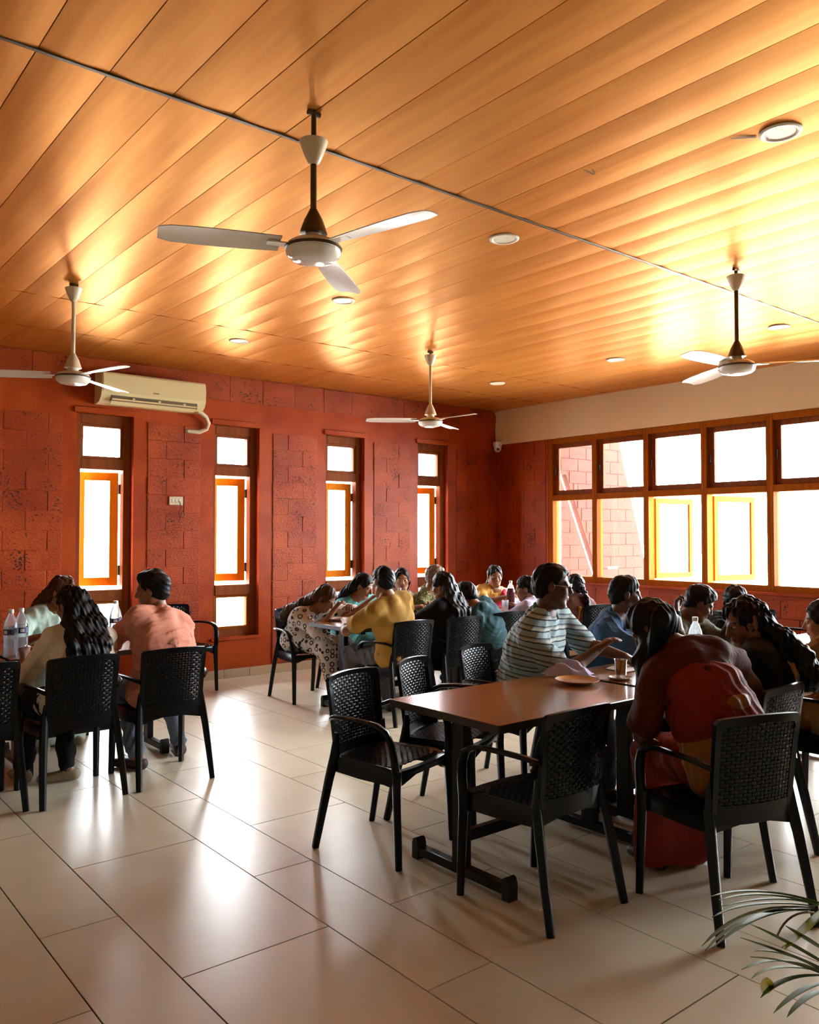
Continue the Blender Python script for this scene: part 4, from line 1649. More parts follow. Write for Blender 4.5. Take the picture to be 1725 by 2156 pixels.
    hd.ell(hp(0, 0.022, -0.038), fr, V(0.062, 0.070, 0.078) * sc, 0.025)
    hd.cone(hp(-0.018, 0.062, -0.098), hp(0.018, 0.062, -0.098), 0.021 * sc, 0.021 * sc, 0.025)
    for q in (-1, 1):
        hd.cone(hp(q * 0.052, 0.0, -0.062), hp(q * 0.024, 0.05, -0.094), 0.022 * sc, 0.02 * sc, 0.025)
        hd.ell(hp(q * 0.043, 0.062, -0.022), fr, V(0.022, 0.02, 0.02) * sc, 0.02)
        if sockets:
            hd.ell(hp(q * 0.031, 0.098, 0.008), fr, V(0.019, 0.016, 0.011) * sc, 0.010, -1)
        hd.cone(hp(q * 0.016, 0.084, 0.022), hp(q * 0.05, 0.070, 0.026), 0.008 * sc, 0.006 * sc, 0.012)
        hd.ell(hp(q * 0.078, -0.008, -0.004), np.stack([hr * 0.94 - hf * q * 0.34, hf * 0.94 + hr * q * 0.34, hu]), V(0.009, 0.020, 0.031) * sc, 0.006)
        hd.ell(hp(q * 0.012, 0.094, -0.032), fr, V(0.009, 0.010, 0.007) * sc, 0.007)
        if sockets:
            hd.ell(hp(q * 0.031, 0.0795, 0.008), fr, V(0.0145, 0.0115, 0.0095) * sc, 0.003)
    hd.cone(hp(0, 0.088, 0.014), hp(0, 0.107, -0.026), 0.007 * sc, 0.0115 * sc, 0.010)
    hd.ell(hp(0, 0.088, -0.056), fr, V(0.022, 0.010, 0.0055) * sc, 0.004)
    hd.ell(hp(0, 0.086, -0.067), fr, V(0.018, 0.010, 0.006) * sc, 0.004)
    hd.cone(head - hu * 0.05 * s - hf * 0.02 * s, nb, 0.052 * s * fem, 0.056 * s * fem, 0.02)
    vh = min(vox, 0.0062)
    parts.append(mesh_sdf(hd, vh))
    # hands
    for i, sd in enumerate((-1, 1)):
        S0, el, wr = arms[i]
        h = Prims()
        fdir = nrm(wr - el)
        h.cone(wr - fdir * 0.07 * s, wr, 0.0285 * s * fem, 0.025 * s * fem, 0.01)
        hd_dir = fdir if hinge is None or hinge[i] is None else nrm(V(*hinge[i]))
        upv = V(0, 0, 1) if hup is None or hup[i] is None else V(*hup[i])
        if abs(upv @ hd_dir) > 0.9:
            upv = -frontc
        rgt = np.cross(hd_dir, upv)
        # thumb points to the body midline when the palm faces down
        side = 1.0 if sd == -1 else -1.0
        hand(h, wr, hd_dir, upv, side, s * (0.94 if female else 1.0), curls[i])
        parts.append(mesh_sdf(h, 0.0052 if vox < 0.0085 else 0.006))
    skm = SKIN[skin]

    def face_mi(c):
        l = (c - head) @ HD.T / sc
        m = np.zeros(len(c))
        fwd = l[:, 1] > 0.05
        lip = fwd & (np.abs(l[:, 0]) < 0.024) & (np.abs(l[:, 2] + 0.0615) < 0.0115) & (l[:, 1] > 0.082)
        brow = fwd & (np.abs(np.abs(l[:, 0]) - 0.034) < 0.018) & (np.abs(l[:, 2] - 0.0265 - 0.004 * np.cos((np.abs(l[:, 0]) - 0.034) * 80)) < 0.0042)
        ex, ez = np.abs(l[:, 0]) - 0.031, l[:, 2] - 0.007
        eye = fwd & ((ex / 0.0135) ** 2 + (ez / 0.0068) ** 2 < 1) & sockets
        iris = eye & (np.abs(ex) < 0.0062)
        m[lip], m[brow], m[eye], m[iris] = 1, 2, 3, 4
        return m
    origin = V(hip[0], hip[1], 0)
    me = np_mesh('person', parts, [skm, M['lip'], M['brow'], M['eye_white'], M['eye_dark']], origin, face_mi)
    root = mkobj('person', me, None, origin)
    tag(root, label, 'person', group)

    def child(name, prm, m, disp=None, vx=None, parts_=None):
        ps = [mesh_sdf(prm, vx or vox, disp)] if parts_ is None else parts_
        return mkobj(name, np_mesh(name, ps, [m], origin), root)
    # ---------------- hair
    if hair != 'none':
        h = Prims()
        inf = 0.006 if hair == 'short' else 0.010
        h.ell(hp(0, -0.014, 0.031), fr, V(0.076 + inf, 0.096 + inf, 0.090 + inf) * sc, 0.01)
        if hair in ('short', 'thick'):
            x = 0.010 if hair == 'thick' else 0.0
            h.ell(hp(0, 0.006, 0.075), fr, V(0.064 + x, 0.070 + x, 0.039 + x * 1.8) * sc, 0.02)
            h.ell(hp(0, -0.048, 0.0), fr, V(0.069, 0.062, 0.088) * sc, 0.02)
            h.cut(hp(0, 0.076, 0.070), hf * 0.80 - hu * 0.60, 0.008)
            h.cut(hp(0, 0.0, -0.066), -hu + hf * 0.22, 0.008)
            for q in (-1, 1):
                h.ell(hp(q * 0.086, 0.010, -0.014), fr, V(0.022, 0.032, 0.036) * sc, 0.006, -1)
            child('hair', h, HAIR[hcol], strands(0.0022, seed, 1.0), vh)
        else:
            h.ell(hp(0, -0.06, 0.0), fr, V(0.070, 0.055, 0.085) * sc, 0.02)
            h.cut(hp(0, 0.080, 0.078), hf * 0.92 - hu * 0.39, 0.008)
            for q in (-1, 1):
                h.ell(hp(q * 0.084, 0.020, -0.030), fr, V(0.020, 0.034, 0.040) * sc, 0.006, -1)
            bk = -frontc * 0.112 * g
            b0 = hp(0, -0.088, -0.02)
            nk = nb - frontc * 0.085 + axis * 0.02
            pts_c = None
            if hair in ('long', 'curly', 'waist'):
                wd = {'long': 0.05, 'curly': 0.075, 'waist': 0.06}[hair]
                dep = {'long': 0.38, 'curly': 0.40, 'waist': 0.06}[hair]
                for q in (-1, -0.33, 0.33, 1):
                    p1 = hp(q * 0.06, -0.07, -0.03)
                    p2 = nk + latc * q * wd * 1.1 * s
                    p3 = sp(0.74) + bk * 1.05 + latc * q * wd * 1.25 * s
                    p4 = sp(dep + 0.05 * abs(q)) + bk * 1.04 + latc * q * wd * s * (1.25 if hair == 'curly' else 0.9)
                    if tail is not None:
                        tv = V(*tail)
                        p2, p3, p4 = p2 + tv * 0.3, p3 + tv * 0.7, p4 + tv
                    r = 0.045 if hair == 'curly' else 0.036
                    h.chain([p1, p2, p3, p4], [0.045, r, r * 0.95, r * (0.9 if hair == 'curly' else 0.45)], 0.03)
                child('hair', h, HAIR[hcol], strands(0.0048 if hair == 'curly' else 0.0032, seed, 0.55 if hair == 'curly' else 0.10), max(vh, vox * 0.8))
            elif hair == 'front_fall':     # hair falling forward and down beside a bent head
                tv = V(*tail)
                for q in (-1, 0, 1):
                    p1 = hp(q * 0.05, -0.07, 0.0)
                    p2 = head + tv * 0.45 + latc * q * 0.03
                    p3 = head + tv + latc * q * 0.02
                    h.chain([p1, p2, p3], [0.05, 0.04, 0.02], 0.03)
                child('hair', h, HAIR[hcol], strands(0.004, seed, 0.15), vh)
            elif hair == 'braid':
                child('hair', h, HAIR[hcol], strands(0.0025, seed, 0.5), vh)
                br = Prims()
                prev = b0
                N = 14
                for i in range(N):
                    t = i / N
                    p = b0 * (1 - t) + (sp(0.35) - frontc * 0.13 * g) * t - frontc * 0.05 * math.sin(t * 3.14)
                    p = p + latc * 0.010 * (1 if i % 2 else -1)
                    br.cone(prev, p, 0.030 - 0.012 * t, 0.027 - 0.012 * t, 0.006)
                    prev = p
                child('braid', br, HAIR[hcol], strands(0.002, seed + 5, 0.6), vh)
            elif hair == 'bun':
                child('hair', h, HAIR[hcol], strands(0.002, seed, 0.5), vh)
                bn = Prims()
                bn.ell(hp(0, -0.118, 0.0), fr, V(0.042, 0.032, 0.042) * sc, 0.01)
                child('bun', bn, HAIR[hcol], strands(0.003, seed + 3, 1.0), vh)
            elif hair == 'tied':
                p2 = hp(0, -0.10, -0.03)
                h.chain([p2, nk + bk * 0.3, sp(0.72) + bk * 1.15, sp(0.5) + bk * 1.1], [0.035, 0.030, 0.028, 0.015], 0.02)
                child('hair', h, HAIR[hcol], strands(0.003, seed, 0.2), vh)
    # ---------------- clothes
    if shirt:
        t_ = Prims()
        inf = 0.019
        for a, b, ra, rb in tors:
            t_.cone(a, b, ra + inf, rb + inf, 0.035)
        for a, b, ra, rb in traps:
            t_.cone(a, a + (b - a) * 0.72, ra + inf * 0.6, rb + inf * 0.55, 0.035)
        for i, sd in enumerate((-1, 1)):
            S0, el, wr = arms[i]
            if sleeve <= 1.0:
                t_.cone(S0, S0 + (el - S0) * sleeve, 0.050 * s + 0.018, 0.047 * s + 0.024, 0.03)
            else:
                t_.cone(S0, el, 0.050 * s + 0.018, 0.038 * s + 0.020, 0.03)
                t_.cone(el, el + (wr - el) * (sleeve - 1), 0.038 * s + 0.020, 0.034 * s + 0.014, 0.02)
        if shirt_len > 0:    # kurta or dress over the thighs
            for i in (0, 1):
                hj, kn, ank, fd = legp[i]
                f1 = min(1.0, shirt_len)
                t_.cone(hj, hj + (kn - hj) * f1, 0.105 * s, 0.085 * s, 0.06)
                if shirt_len > 1:
                    t_.cone(kn, kn + (ank - kn) * (shirt_len - 1), 0.085 * s, 0.088 * s, 0.06)
        t_.ell(nb + axis * 0.070 + frontc * (0.022 if not collar else 0.012), np.stack([latc, frontc, axis]), V(0.066, 0.074, 0.072) * s, 0.008, -1)
        so = child('shirt', t_, CL[shirt], folds(0.0062, 30, seed, 0.006))
        if collar:
            c_ = Prims()
            ca = nb + axis * 0.012
            for k in range(12):
                a0, a1 = k / 12 * 5.4 - 2.7, (k + 1) / 12 * 5.4 - 2.7
                P0 = ca - frontc * 0.066 * s * math.cos(a0) + latc * 0.068 * s * math.sin(a0) + axis * (0.016 * math.cos(a0))
                P1 = ca - frontc * 0.066 * s * math.cos(a1) + latc * 0.068 * s * math.sin(a1) + axis * (0.016 * math.cos(a1))
                c_.cone(P0, P1, 0.015, 0.015, 0.006)
            mkobj('collar', np_mesh('collar', [mesh_sdf(c_, 0.006)], [CL[collar if isinstance(collar, str) else shirt]], origin), so)
    if lower:
        if lower_kind == 'trousers':
            l_ = Prims()
            for sd in (-1, 1):
                l_.cone(hip + sd * lath * 0.085 * s * g, hip + sd * lath * 0.075 * s * g + (t1 - hip) * 0.10, 0.108 * s * g + 0.004, 0.100 * s * g + 0.002, 0.03)
            for hj, kn, ank, fd in legp:
                l_.cone(hj, kn, 0.086 * s * g ** 0.5 + 0.016, 0.056 * s + 0.020, 0.03)
                l_.cone(kn, ank + (kn - ank) * 0.05, 0.056 * s + 0.014, 0.045 * s + 0.010, 0.012)
            child('trousers', l_, CL[lower], folds(0.0075, 34, seed + 9))
        else:
            l_ = Prims()
            hem = V((legp[0][2][0] + legp[1][2][0]) / 2, (legp[0][2][1] + legp[1][2][1]) / 2, 0.05)
            if legs == 'sit':
                for i, sd in enumerate((-1, 1)):
                    hj, kn, ank, fd = legp[i]
                    l_.cone(hj, kn, 0.115 * s, 0.085 * s, 0.06)
                    l_.cone(kn, ank - V(0, 0, 0.02), 0.085 * s, 0.095 * s, 0.06)
            else:
                for sd in (-1, 0, 1):
                    l_.cone(hip + lath * sd * 0.085 * s, V(hem[0], hem[1], 0.30) + lath * sd * 0.12 * s, 0.122 * s, 0.125 * s, 0.05)
                    l_.cone(V(hem[0], hem[1], 0.30) + lath * sd * 0.12 * s, hem + lath * sd * 0.135 * s, 0.125 * s, 0.135 * s, 0.04)
                l_.cut(V(0, 0, 0.022), V(0, 0, -1), 0.004)

                def pleats(P):
                    a = np.arctan2(P[:, 1] - hem[1], P[:, 0] - hem[0])
                    w = np.clip((0.8 - P[:, 2]) / 0.7, 0, 1)
                    return w * 0.011 * np.sin(a * 15 + 2 * np.sin(P[:, 2] * 5)) + 0.003 * np.sin(P[:, 2] * 30 + a * 4)
                child('skirt', l_, CL[lower], pleats)
                l_ = None
            if l_ is not None:
                (h0, k0, a0, _), (h1, k1, a1, _) = legp
                l_.cone((h0 + h1) / 2, (k0 + k1) / 2, 0.10 * s, 0.08 * s, 0.06)
                l_.cone((k0 + k1) / 2 - V(0, 0, 0.03), (a0 + a1) / 2 - V(0, 0, 0.02), 0.075 * s, 0.08 * s, 0.06)
                l_.cut(V(0, 0, 0.015), V(0, 0, -1), 0.004)
                child('skirt', l_, CL[lower], folds(0.006, 22, seed + 9))
    if shoes:
        for hj, kn, ank, fd in legp:
            s_ = Prims()
            heel = ank - fd * 0.040 - V(0, 0, 0.045)
            toe = ank + fd * 0.150 * s - V(0, 0, 0.058)
            s_.cone(ank - V(0, 0, 0.030), heel, 0.038 * s, 0.038 * s, 0.02)
            s_.cone(heel, toe, 0.038 * s, 0.030 * s, 0.02)
            s_.cut(V(0, 0, 0.004), V(0, 0, -1), 0.003)
            s_.cut(ank - V(0, 0, 0.012), V(0, 0, 1), 0.003)
            child('shoe', s_, CL[shoes], None, 0.007)
    for kind, m, args in extras:
        e = Prims()
        if kind == 'band':      # wrap round the hips and waist
            a0, a1, inf = args
            e.cone(sp(a0), sp(a1), 0.125 * s * g + inf, 0.118 * s * g + inf, 0.03)
            for sd in (-1, 1):
                e.cone(sp(a0) + sd * lath * 0.085 * s * g, sp(a1) + sd * wl * 0.07 * s * g, 0.120 * s * g + inf, 0.105 * s * g + inf, 0.03)
            child('sash', e, CL[m], folds(0.005, 26, seed + 4))
        elif kind == 'drape':   # cloth over one shoulder: list of local points
            pts, r = args
            P = [hp(*p[1:]) if p[0] == 'h' else (sp(p[1]) + latc * p[2] + frontc * p[3]) for p in pts]
            e.chain(P, [r] * len(P), 0.03)
            child('drape', e, CL[m], folds(0.007, 30, seed + 4))
        elif kind == 'cuff':
            i, = args
            S0, el, wr = arms[i]
            d = nrm(wr - el)
            e.cone(wr - d * 0.03, wr - d * 0.012, 0.031 * s, 0.030 * s, 0.005)
            child('bracelet', e, m if not isinstance(m, str) else CL[m], None, 0.005)
        elif kind == 'band_hair':
            e.ell(hp(0, -0.094, 0.005), fr, V(0.05, 0.03, 0.018) * sc, 0.01)
            child('hair_clip', e, CL[m], None, 0.006)
    if glasses:
        gm = MB()
        for q in (-1, 1):
            pts = []
            for k in range(15):
                a = k / 14 * 2 * math.pi
                p = hp(q * 0.033 + 0.024 * math.cos(a), 0.104 - 0.006 * abs(math.cos(a)), 0.004 + 0.017 * math.sin(a)) - origin
                pts.append(tuple(p))
            gm.tube(pts, 0.0016, 6, cap=False)
            gm.tube([tuple(hp(q * 0.057, 0.098, 0.008) - origin), tuple(hp(q * 0.079, 0.05, 0.008) - origin), tuple(hp(q * 0.082, -0.005, 0.010) - origin)], 0.0017, 6)
        gm.tube([tuple(hp(-0.010, 0.106, 0.006) - origin), tuple(hp(0, 0.108, 0.009) - origin), tuple(hp(0.010, 0.106, 0.006) - origin)], 0.0015, 6)
        go = gm.obj('spectacles', M['steel'], root)
        for q in (-1, 1):
            lm = MB()
            vs = [tuple(hp(q * 0.033 + 0.023 * math.cos(k / 14 * 6.283), 0.104 - 0.006 * abs(math.cos(k / 14 * 6.283)), 0.004 + 0.016 * math.sin(k / 14 * 6.283)) - origin) for k in range(14)]
            lm.add(vs, [tuple(range(14))])
            lm.obj('lens', M['glass'], go)
    return root


cloth_mat('cream_cotton', (0.76, 0.67, 0.53))
cloth_mat('pink_cotton', (0.66, 0.26, 0.17))
cloth_mat('mint_cotton', (0.50, 0.66, 0.58))
cloth_mat('ring_print', (0.60, 0.53, 0.48), pat='rings', ink=(0.025, 0.02, 0.03), scale=17, random=0.45)
cloth_mat('teal_cotton', (0.12, 0.42, 0.40))
cloth_mat('mustard_cotton', (0.40, 0.22, 0.04))
cloth_mat('flower_print', (0.66, 0.60, 0.66), pat='dots', ink=(0.18, 0.08, 0.16), scale=30, dot=0.28)
cloth_mat('olive_print', (0.09, 0.09, 0.025), pat='dots', ink=(0.45, 0.40, 0.16), scale=48, dot=0.33)
cloth_mat('lime_cotton', (0.40, 0.50, 0.06))
cloth_mat('black_cotton', (0.004, 0.004, 0.005))
cloth_mat('teal_blue_cotton', (0.03, 0.09, 0.11))
cloth_mat('crimson_silk', (0.58, 0.02, 0.08), rough=0.5)
cloth_mat('yellow_silk', (0.62, 0.36, 0.08), rough=0.5)
cloth_mat('lavender_cotton', (0.52, 0.46, 0.60))
cloth_mat('brown_cotton', (0.09, 0.03, 0.02))
cloth_mat('blue_cotton', (0.055, 0.12, 0.23))
cloth_mat('olive_cotton', (0.13, 0.13, 0.08))
cloth_mat('deep_mustard', (0.28, 0.13, 0.025))
cloth_mat('red_silk', (0.070, 0.008, 0.002), rough=0.8)
cloth_mat('orange_red_silk', (0.20, 0.014, 0.003), rough=0.7)
cloth_mat('gold_silk', (0.26, 0.095, 0.006), rough=0.5)
cloth_mat('denim', (0.13, 0.17, 0.24))
cloth_mat('grey_twill', (0.10, 0.10, 0.115))
cloth_mat('black_shoe', (0.02, 0.018, 0.018), rough=0.45)
cloth_mat('maroon_shoe', (0.06, 0.025, 0.03), rough=0.5)
cloth_mat('beige_shoe', (0.36, 0.29, 0.21), rough=0.6)
cloth_mat('polo_green', (0.12, 0.26, 0.26))
cloth_mat('striped_knit', (0.36, 0.48, 0.50), pat='stripes', pitch=0.062,
          ramp=[(0, (0.34, 0.46, 0.48)), (0.30, (0.03, 0.04, 0.06)), (0.42, (0.46, 0.50, 0.46)), (0.66, (0.20, 0.26, 0.27)), (0.76, (0.05, 0.06, 0.08)), (0.84, (0.34, 0.46, 0.48))])

# the left table
person('person with long wavy black hair and cream blouse, back to us at the left table', (1.60, 5.07, 0.545), 92, (1.593, 5.20, 1.088), (112, 14),
       [(1.38, 5.42, 0.79), (1.78, 5.52, 0.80)], s=0.96, sw=0.165, female=True, hair='curly', shirt='cream_cotton', sleeve=1.15, shirt_len=0.5,
       lower='black_cotton', shoes='beige_shoe', feet=[(1.40, 5.50), (1.62, 5.36, 165)], vox=0.008, seed=2, elbows=[(-0.5, -0.3, -0.9), (0.4, -0.3, -0.9)])
person('person with short black hair and pink shirt, sitting with back to us, head turned left', (2.10, 5.07, 0.55), 94, (2.104, 5.23, 1.165), (140, 8),
       [(1.86, 5.55, 0.80), (2.28, 5.58, 0.80)], s=1.02, sw=0.185, hair='thick', shirt='pink_cotton', collar=True, sleeve=1.5, lower='denim', shoes='maroon_shoe',
       feet=[(2.05, 5.34, 120), (2.42, 5.52, 80)], vox=0.008, seed=3)
person('person with long brown hair and mint top, behind the one in the cream blouse', (1.86, 6.72, 0.545), -92, (1.92, 6.50, 1.091), (-55, 22),
       [(2.15, 6.25, 0.82), (1.66, 6.22, 0.80)], s=0.97, sw=0.165, female=True, hair='long', hcol='brown', tail=(-0.10, 0.0, -0.04), shirt='mint_cotton', sleeve=0.9, lower='mint_cotton', lower_kind='skirt', shoes='beige_shoe', vox=0.010, seed=4)
# the middle tables
person('person in off-white dress with black ring print, bent over a white plate', (4.17, 6.74, 0.545), -88, (4.195, 6.38, 0.944), (-62, 38),
       [(4.42, 6.30, 0.86), (4.20, 6.24, 0.85)], s=0.98, sw=0.168, female=True, hair='long', hcol='brown', tail=(-0.12, 0.08, -0.02), shirt='ring_print', sleeve=1.0, shirt_len=1.62,
       lower='black_cotton', shoes='black_shoe', feet=[(4.42, 6.32, -80), (4.25, 6.28, -60)], vox=0.009, bow=0.10, seed=5, elbows=[(0.9, 0.3, -0.2), (-0.4, -0.2, -0.9)], curls=(1.0, 1.0))
person('person in sleeveless teal top with long dark hair, looking down behind the one in mustard', (4.76, 6.80, 0.545), -92, (4.709, 6.50, 1.031), (-62, 26),
       [(4.95, 6.30, 0.82), (4.58, 6.26, 0.90)], s=0.97, sw=0.165, female=True, hair='long', shirt='teal_cotton', sleeve=0.12, lower='teal_cotton', lower_kind='skirt', vox=0.010, seed=6, tail=(-0.1, 0, 0))
person('person in mustard T-shirt with short black hair, back to us at the middle table', (4.27, 5.40, 0.55), 93, (4.151, 5.45, 1.141), (92, 12),
       [(4.00, 5.78, 0.79), (4.58, 5.82, 0.80)], s=1.0, sw=0.182, hair='short', shirt='mustard_cotton', sleeve=0.62, lower='grey_twill', shoes='black_shoe',
       feet=[(4.02, 5.74, 110), (4.42, 5.72, 80)], vox=0.008, seed=7, elbows=[(-0.8, 0.1, -0.7), (0.8, -0.1, -0.7)], skin=0)
person('person in white flowered scarf with dark hair, looking straight towards us at the middle table', (5.37, 6.98, 0.545), -92, (5.383, 6.75, 1.057), (-122, 4),
       [(5.55, 6.48, 0.80), (5.28, 6.42, 0.80)], s=0.95, sw=0.16, female=True, hair='long', shirt='flower_print', sleeve=0.8, lower='black_cotton', vox=0.010, seed=8, skin=2)
person('grey-haired person in olive speckled top, facing right at the middle table', (5.80, 6.95, 0.55), -80, (5.76, 6.65, 1.085), (-35, 12),
       [(6.05, 6.35, 0.80), (5.66, 6.28, 0.80)], s=1.0, sw=0.18, girth=1.1, hair='short', hcol='grey', shirt='olive_print', sleeve=0.7, lower='black_cotton', vox=0.010, seed=9,
       extras=(('drape', 'lime_cotton', ([('s', 0.55, 0.15, -0.10), ('s', 0.92, 0.13, -0.02), ('s', 0.75, 0.12, 0.11)], 0.05)),), glasses=True)
person('person with waist-long dark hair in black, sitting with back to us at the middle table', (4.86, 5.39, 0.545), 92, (4.847, 5.50, 1.073), (116, 12),
       [(4.66, 5.82, 0.80), (5.02, 5.80, 0.79)], s=0.97, sw=0.165, female=True, hair='waist', shirt='black_cotton', sleeve=0.9, shirt_len=0.8, lower='black_cotton', vox=0.009, seed=10)
person('person in dark teal shirt, black-haired head bowed left below a bottle cap', (5.46, 5.45, 0.545), 100, (5.196, 5.57, 0.967), (108, 34),
       [(5.10, 5.85, 0.80), (5.60, 5.90, 0.80)], s=1.0, sw=0.182, hair='thick', shirt='teal_blue_cotton', sleeve=0.65, lower='grey_twill', vox=0.009, bow=0.10, seed=11)
person('person in yellow blouse with crimson shawl, facing us before the room corner', (6.62, 6.92, 0.545), -95, (6.593, 6.60, 1.062), (-118, 8),
       [(6.84, 6.28, 0.94), (6.40, 6.26, 0.86)], s=0.97, sw=0.17, female=True, hair='tied', shirt='yellow_silk', sleeve=0.6, lower='crimson_silk', lower_kind='skirt', vox=0.010, seed=12,
       extras=(('drape', 'crimson_silk', ([('s', 0.35, 0.02, 0.14), ('s', 0.70, -0.05, 0.15), ('s', 0.96, -0.12, 0.03), ('s', 0.75, -0.15, -0.10)], 0.055)),), skin=0, elbows=[(0.8, 0, -0.6), None])
person('person with tied dark hair and lavender scarf, beside the red drink bottle', (5.98, 5.42, 0.545), 95, (5.912, 5.50, 1.01), (128, 10),
       [(5.80, 5.82, 0.80), (6.15, 5.82, 0.80)], s=0.95, sw=0.165, female=True, hair='bun', shirt='lavender_cotton', sleeve=0.8, lower='black_cotton', vox=0.010, seed=13)
person('person with thick braid and brown dress, behind the one in striped polo', (6.58, 5.46, 0.545), 92, (6.64, 5.50, 1.004), (80, 14),
       [(6.45, 5.82, 0.80), (6.85, 5.84, 0.80)], s=0.96, sw=0.165, female=True, hair='braid', shirt='brown_cotton', sleeve=0.8, shirt_len=0.8, lower='brown_cotton', vox=0.010, seed=14,
       extras=(('drape', 'gold_silk', ([('s', 0.35, -0.11, -0.11), ('s', 0.70, -0.11, -0.115), ('s', 0.95, -0.10, -0.03)], 0.016)),))
# the near tables, far side
person('person in pale striped polo shirt with spectacles, seen in profile at the near table', (3.73, 3.46, 0.575), -72, (3.685, 3.22, 1.228), (-46, 6),
       [(4.10, 3.02, 0.80), (3.87, 3.04, 0.865)], s=1.06, sw=0.195, girth=1.18, chest=-62, hair='short', shirt='striped_knit', collar='polo_green', sleeve=0.95, lower='grey_twill',
       vox=0.007, seed=15, skin=1, glasses=True, elbows=[None, (-0.3, -0.1, -1.0)], curls=(0.5, 0.45), hup=[None, (-0.3, 0.2, 0.9)], feet=[(3.9, 3.0), (3.7, 2.98)])
person('person in blue polo shirt, sitting beyond the raised tumbler and looking right', (4.62, 3.62, 0.555), -78, (4.623, 3.40, 1.128), (-40, 8),
       [(4.95, 3.10, 0.80), (4.72, 3.02, 0.84)], s=1.02, sw=0.188, hair='short', shirt='blue_cotton', collar=True, sleeve=0.7, lower='grey_twill', vox=0.008, seed=16, skin=1, elbows=[None, (-0.5, -0.3, -0.8)])
person('person in olive shirt eating with bowed head, one fist raised at the near tables', (5.25, 3.50, 0.55), -85, (5.27, 3.25, 1.044), (-48, 32),
       [(5.42, 3.10, 0.93), (4.94, 3.22, 1.0)], s=1.0, sw=0.182, hair='thick', shirt='olive_cotton', sleeve=1.3, lower='grey_twill', vox=0.009, seed=17, skin=1, curls=(1.0, 1.3), elbows=[(0.6, 0.2, -0.8), (-0.5, -0.4, -0.9)],
       hinge=[None, (0.1, 0.0, 1.0)], extras=(('cuff', 'black_cotton', (1,)),))
person('person in black top with bent arm, mostly hidden behind the curly-haired one', (5.97, 3.62, 0.55), -95, (5.92, 3.35, 1.01), (-140, 22),
       [(5.86, 3.02, 0.80), (5.58, 3.02, 0.83)], s=1.0, sw=0.18, hair='thick', shirt='black_cotton', sleeve=0.7, lower='black_cotton', vox=0.010, seed=18, skin=1)
# the near tables, near side
person('person in black with long curly black hair, face in left profile at the near table', (3.93, 2.08, 0.55), 100, (3.93, 2.17, 1.085), (146, 20),
       [(3.78, 2.52, 0.80), (4.18, 2.56, 0.80)], s=1.0, sw=0.172, female=True, hair='curly', tail=(0.10, -0.06, 0.06), shirt='black_cotton', sleeve=1.3, shirt_len=0.8, lower='black_cotton', shoes='black_shoe', vox=0.007, seed=19, skin=0,
       extras=(('band_hair', 'black_shoe', ()),))
person('person in mustard with smoothly tied black hair, cut by the right border', (4.72, 2.06, 0.55), 95, (4.79, 2.18, 1.035), (118, 10),
       [(4.55, 2.52, 0.80), (4.95, 2.54, 0.80)], s=0.97, sw=0.168, female=True, hair='bun', shirt='deep_mustard', sleeve=0.8, shirt_len=0.8, lower='gold_silk', lower_kind='skirt', vox=0.008, seed=20, skin=2)
person('person in red and gold sari, sitting bent forward to the left with one arm hanging', (3.27, 1.86, 0.55), 72, (3.21, 2.22, 1.105), (112, 44),
       [(3.20, 2.24, 0.60), (3.76, 1.96, 0.70)], s=0.98, sw=0.152, girth=0.9, female=True, chest=66, croll=0.32, hair='front_fall', tail=(-0.10, -0.04, -0.30), shirt='red_silk', sleeve=0.8, lower='orange_red_silk', lower_kind='skirt',
       feet=[(3.30, 2.28, 75), (3.50, 2.22, 70)], shoes='black_shoe', vox=0.007, bow=0.07, seed=21, skin=1, curls=(0.5, 0.5), elbows=[(-0.6, -0.2, -0.4), (0.9, 0.4, 0.25)],
       extras=(('band', 'gold_silk', (-0.02, 0.46, 0.036)), ('band', 'orange_red_silk', (0.40, 0.66, 0.030)), ('cuff', M['steel'], (0,))))


# ------------------------------------------------------------------ palm in a pot, just outside the right border
def palm():
    t = thing('potted_palm', 'green palm fronds reaching in at the lower right border', 'plant', (2.02, 0.42, 0))
    MB().lathe([(0.10, 0.0), (0.13, 0.02), (0.16, 0.26), (0.175, 0.28), (0.175, 0.31), (0.15, 0.31), (0.145, 0.27), (0.001, 0.265)], n=28).obj('pot', M['pot'], t)
    MB().lathe([(0.146, 0.262), (0.08, 0.275), (0.001, 0.28)], n=20).obj('soil', M['soil'], t)
    return t


PALM = palm()


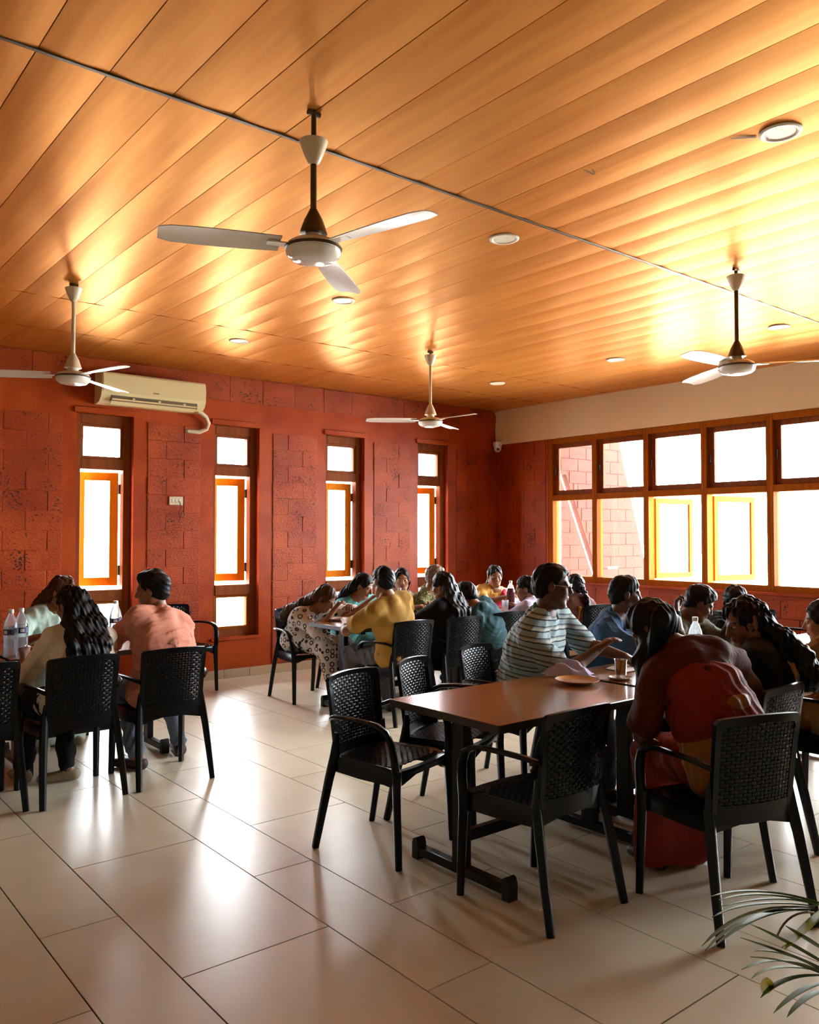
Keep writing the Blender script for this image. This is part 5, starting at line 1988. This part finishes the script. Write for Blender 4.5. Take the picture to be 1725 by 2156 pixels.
# leaflets as bowed blades: base, bow and tip points, kind (0 green, 1 yellow, 2 dry stalk)
LA = [
    ((1.753, 0.804, 0.760), (1.564, 0.840, 0.841), (1.420, 0.858, 0.849), 0),
    ((1.754, 0.809, 0.755), (1.586, 0.842, 0.827), (1.452, 0.860, 0.833), 0),
    ((1.765, 0.822, 0.749), (1.664, 0.853, 0.792), (1.529, 0.900, 0.786), 0),
    ((1.753, 0.823, 0.750), (1.598, 0.878, 0.792), (1.487, 0.896, 0.778), 0),
    ((1.736, 0.818, 0.753), (1.544, 0.859, 0.804), (1.410, 0.871, 0.756), 0),
    ((1.744, 0.826, 0.746), (1.577, 0.877, 0.779), (1.458, 0.894, 0.724), 0),
    ((1.743, 0.828, 0.744), (1.596, 0.867, 0.773), (1.475, 0.889, 0.724), 0),
    ((1.729, 0.827, 0.746), (1.587, 0.833, 0.790), (1.474, 0.830, 0.789), 0),
    ((1.758, 0.826, 0.735), (1.673, 0.838, 0.761), (1.607, 0.827, 0.734), 2),
    ((1.764, 0.801, 0.632), (1.612, 0.809, 0.724), (1.480, 0.816, 0.797), 0),
    ((1.768, 0.807, 0.658), (1.662, 0.804, 0.720), (1.572, 0.793, 0.774), 0),
    ((1.771, 0.807, 0.744), (1.681, 0.804, 0.733), (1.588, 0.804, 0.720), 1),
]
LB = [
    ((1.770, 0.808, 0.618), (1.637, 0.831, 0.690), (1.510, 0.850, 0.749), 0),
    ((1.775, 0.811, 0.610), (1.659, 0.833, 0.687), (1.553, 0.845, 0.713), 0),
    ((1.780, 0.813, 0.603), (1.667, 0.846, 0.679), (1.554, 0.874, 0.665), 0),
    ((1.787, 0.816, 0.606), (1.674, 0.870, 0.647), (1.599, 0.878, 0.631), 0),
    ((1.767, 0.805, 0.610), (1.623, 0.824, 0.655), (1.522, 0.818, 0.645), 0),
    ((1.784, 0.807, 0.590), (1.689, 0.819, 0.612), (1.592, 0.829, 0.587), 0),
    ((1.788, 0.806, 0.574), (1.702, 0.816, 0.595), (1.619, 0.816, 0.575), 0),
    ((1.770, 0.804, 0.607), (1.638, 0.812, 0.682), (1.507, 0.829, 0.722), 0),
    ((1.661, 0.882, 0.578), (1.573, 0.829, 0.644), (1.493, 0.789, 0.705), 1),
]


def leaflet(b, c, t, kind, parent):
    b, c, t = (Vector(q) - PALM.location for q in (b, c, t))
    if kind == 2:
        return MB().tube([(1 - s) ** 2 * b + 2 * s * (1 - s) * c + s * s * t for s in [i / 8 for i in range(9)]], 0.0022, 6).obj('stalk', M['pot'], parent)
    N = 10
    mb, vs, fs = MB(), [], []
    w = min(0.012, (t - b).length * 0.12) if kind == 1 else 0.0098
    for i in range(N + 1):
        s = i / N
        p = (1 - s) ** 2 * b + 2 * s * (1 - s) * c + s * s * t
        d = ((c - b) * (1 - s) + (t - c) * s).normalized()
        ww = max(0.0006, w * math.sin(math.pi * min(1, 0.15 + 0.85 * s)) ** 0.6)
        sd = d.cross(Vector((0.35, 0.2, 1))).normalized()
        nn = sd.cross(d).normalized()
        vs += [p + sd * ww + nn * ww * 0.3, p - nn * 0.0006, p - sd * ww + nn * ww * 0.3, p + nn * 0.0012]
    for i in range(N):
        a, q = i * 4, i * 4 + 4
        for j in range(4):
            fs.append((a + j, a + (j + 1) % 4, q + (j + 1) % 4, q + j))
    mb.add(vs, fs)
    return mb.obj('leaflet', M['palm_pale'] if kind == 1 else M['palm'], parent, ang=80)


for LL, mid in ((LA, (1.93, 0.62, 0.66)), (LB, (1.96, 0.55, 0.52))):
    e = Vector(LL[0][0])
    e2 = Vector(LL[-2][0])
    p0, p1, p2 = Vector((0, 0, 0.27)), Vector(mid) - PALM.location, (e + e2) / 2 - PALM.location
    st = MB().tube([(1 - s) ** 2 * p0 + 2 * s * (1 - s) * p1 + s * s * p2 for s in [i / 12 for i in range(13)]], [0.009 - 0.005 * i / 12 for i in range(13)], 8).obj('frond', M['palm_stem'], PALM)
    # upper rachis carrying the leaflets
    MB().tube([p2, (p2 + (e - PALM.location)) / 2, e - PALM.location], 0.004, 6).obj('rachis', M['palm_stem'], st)
    for b, c, t, kd in LL:
        leaflet(b, c, t, kd, st)
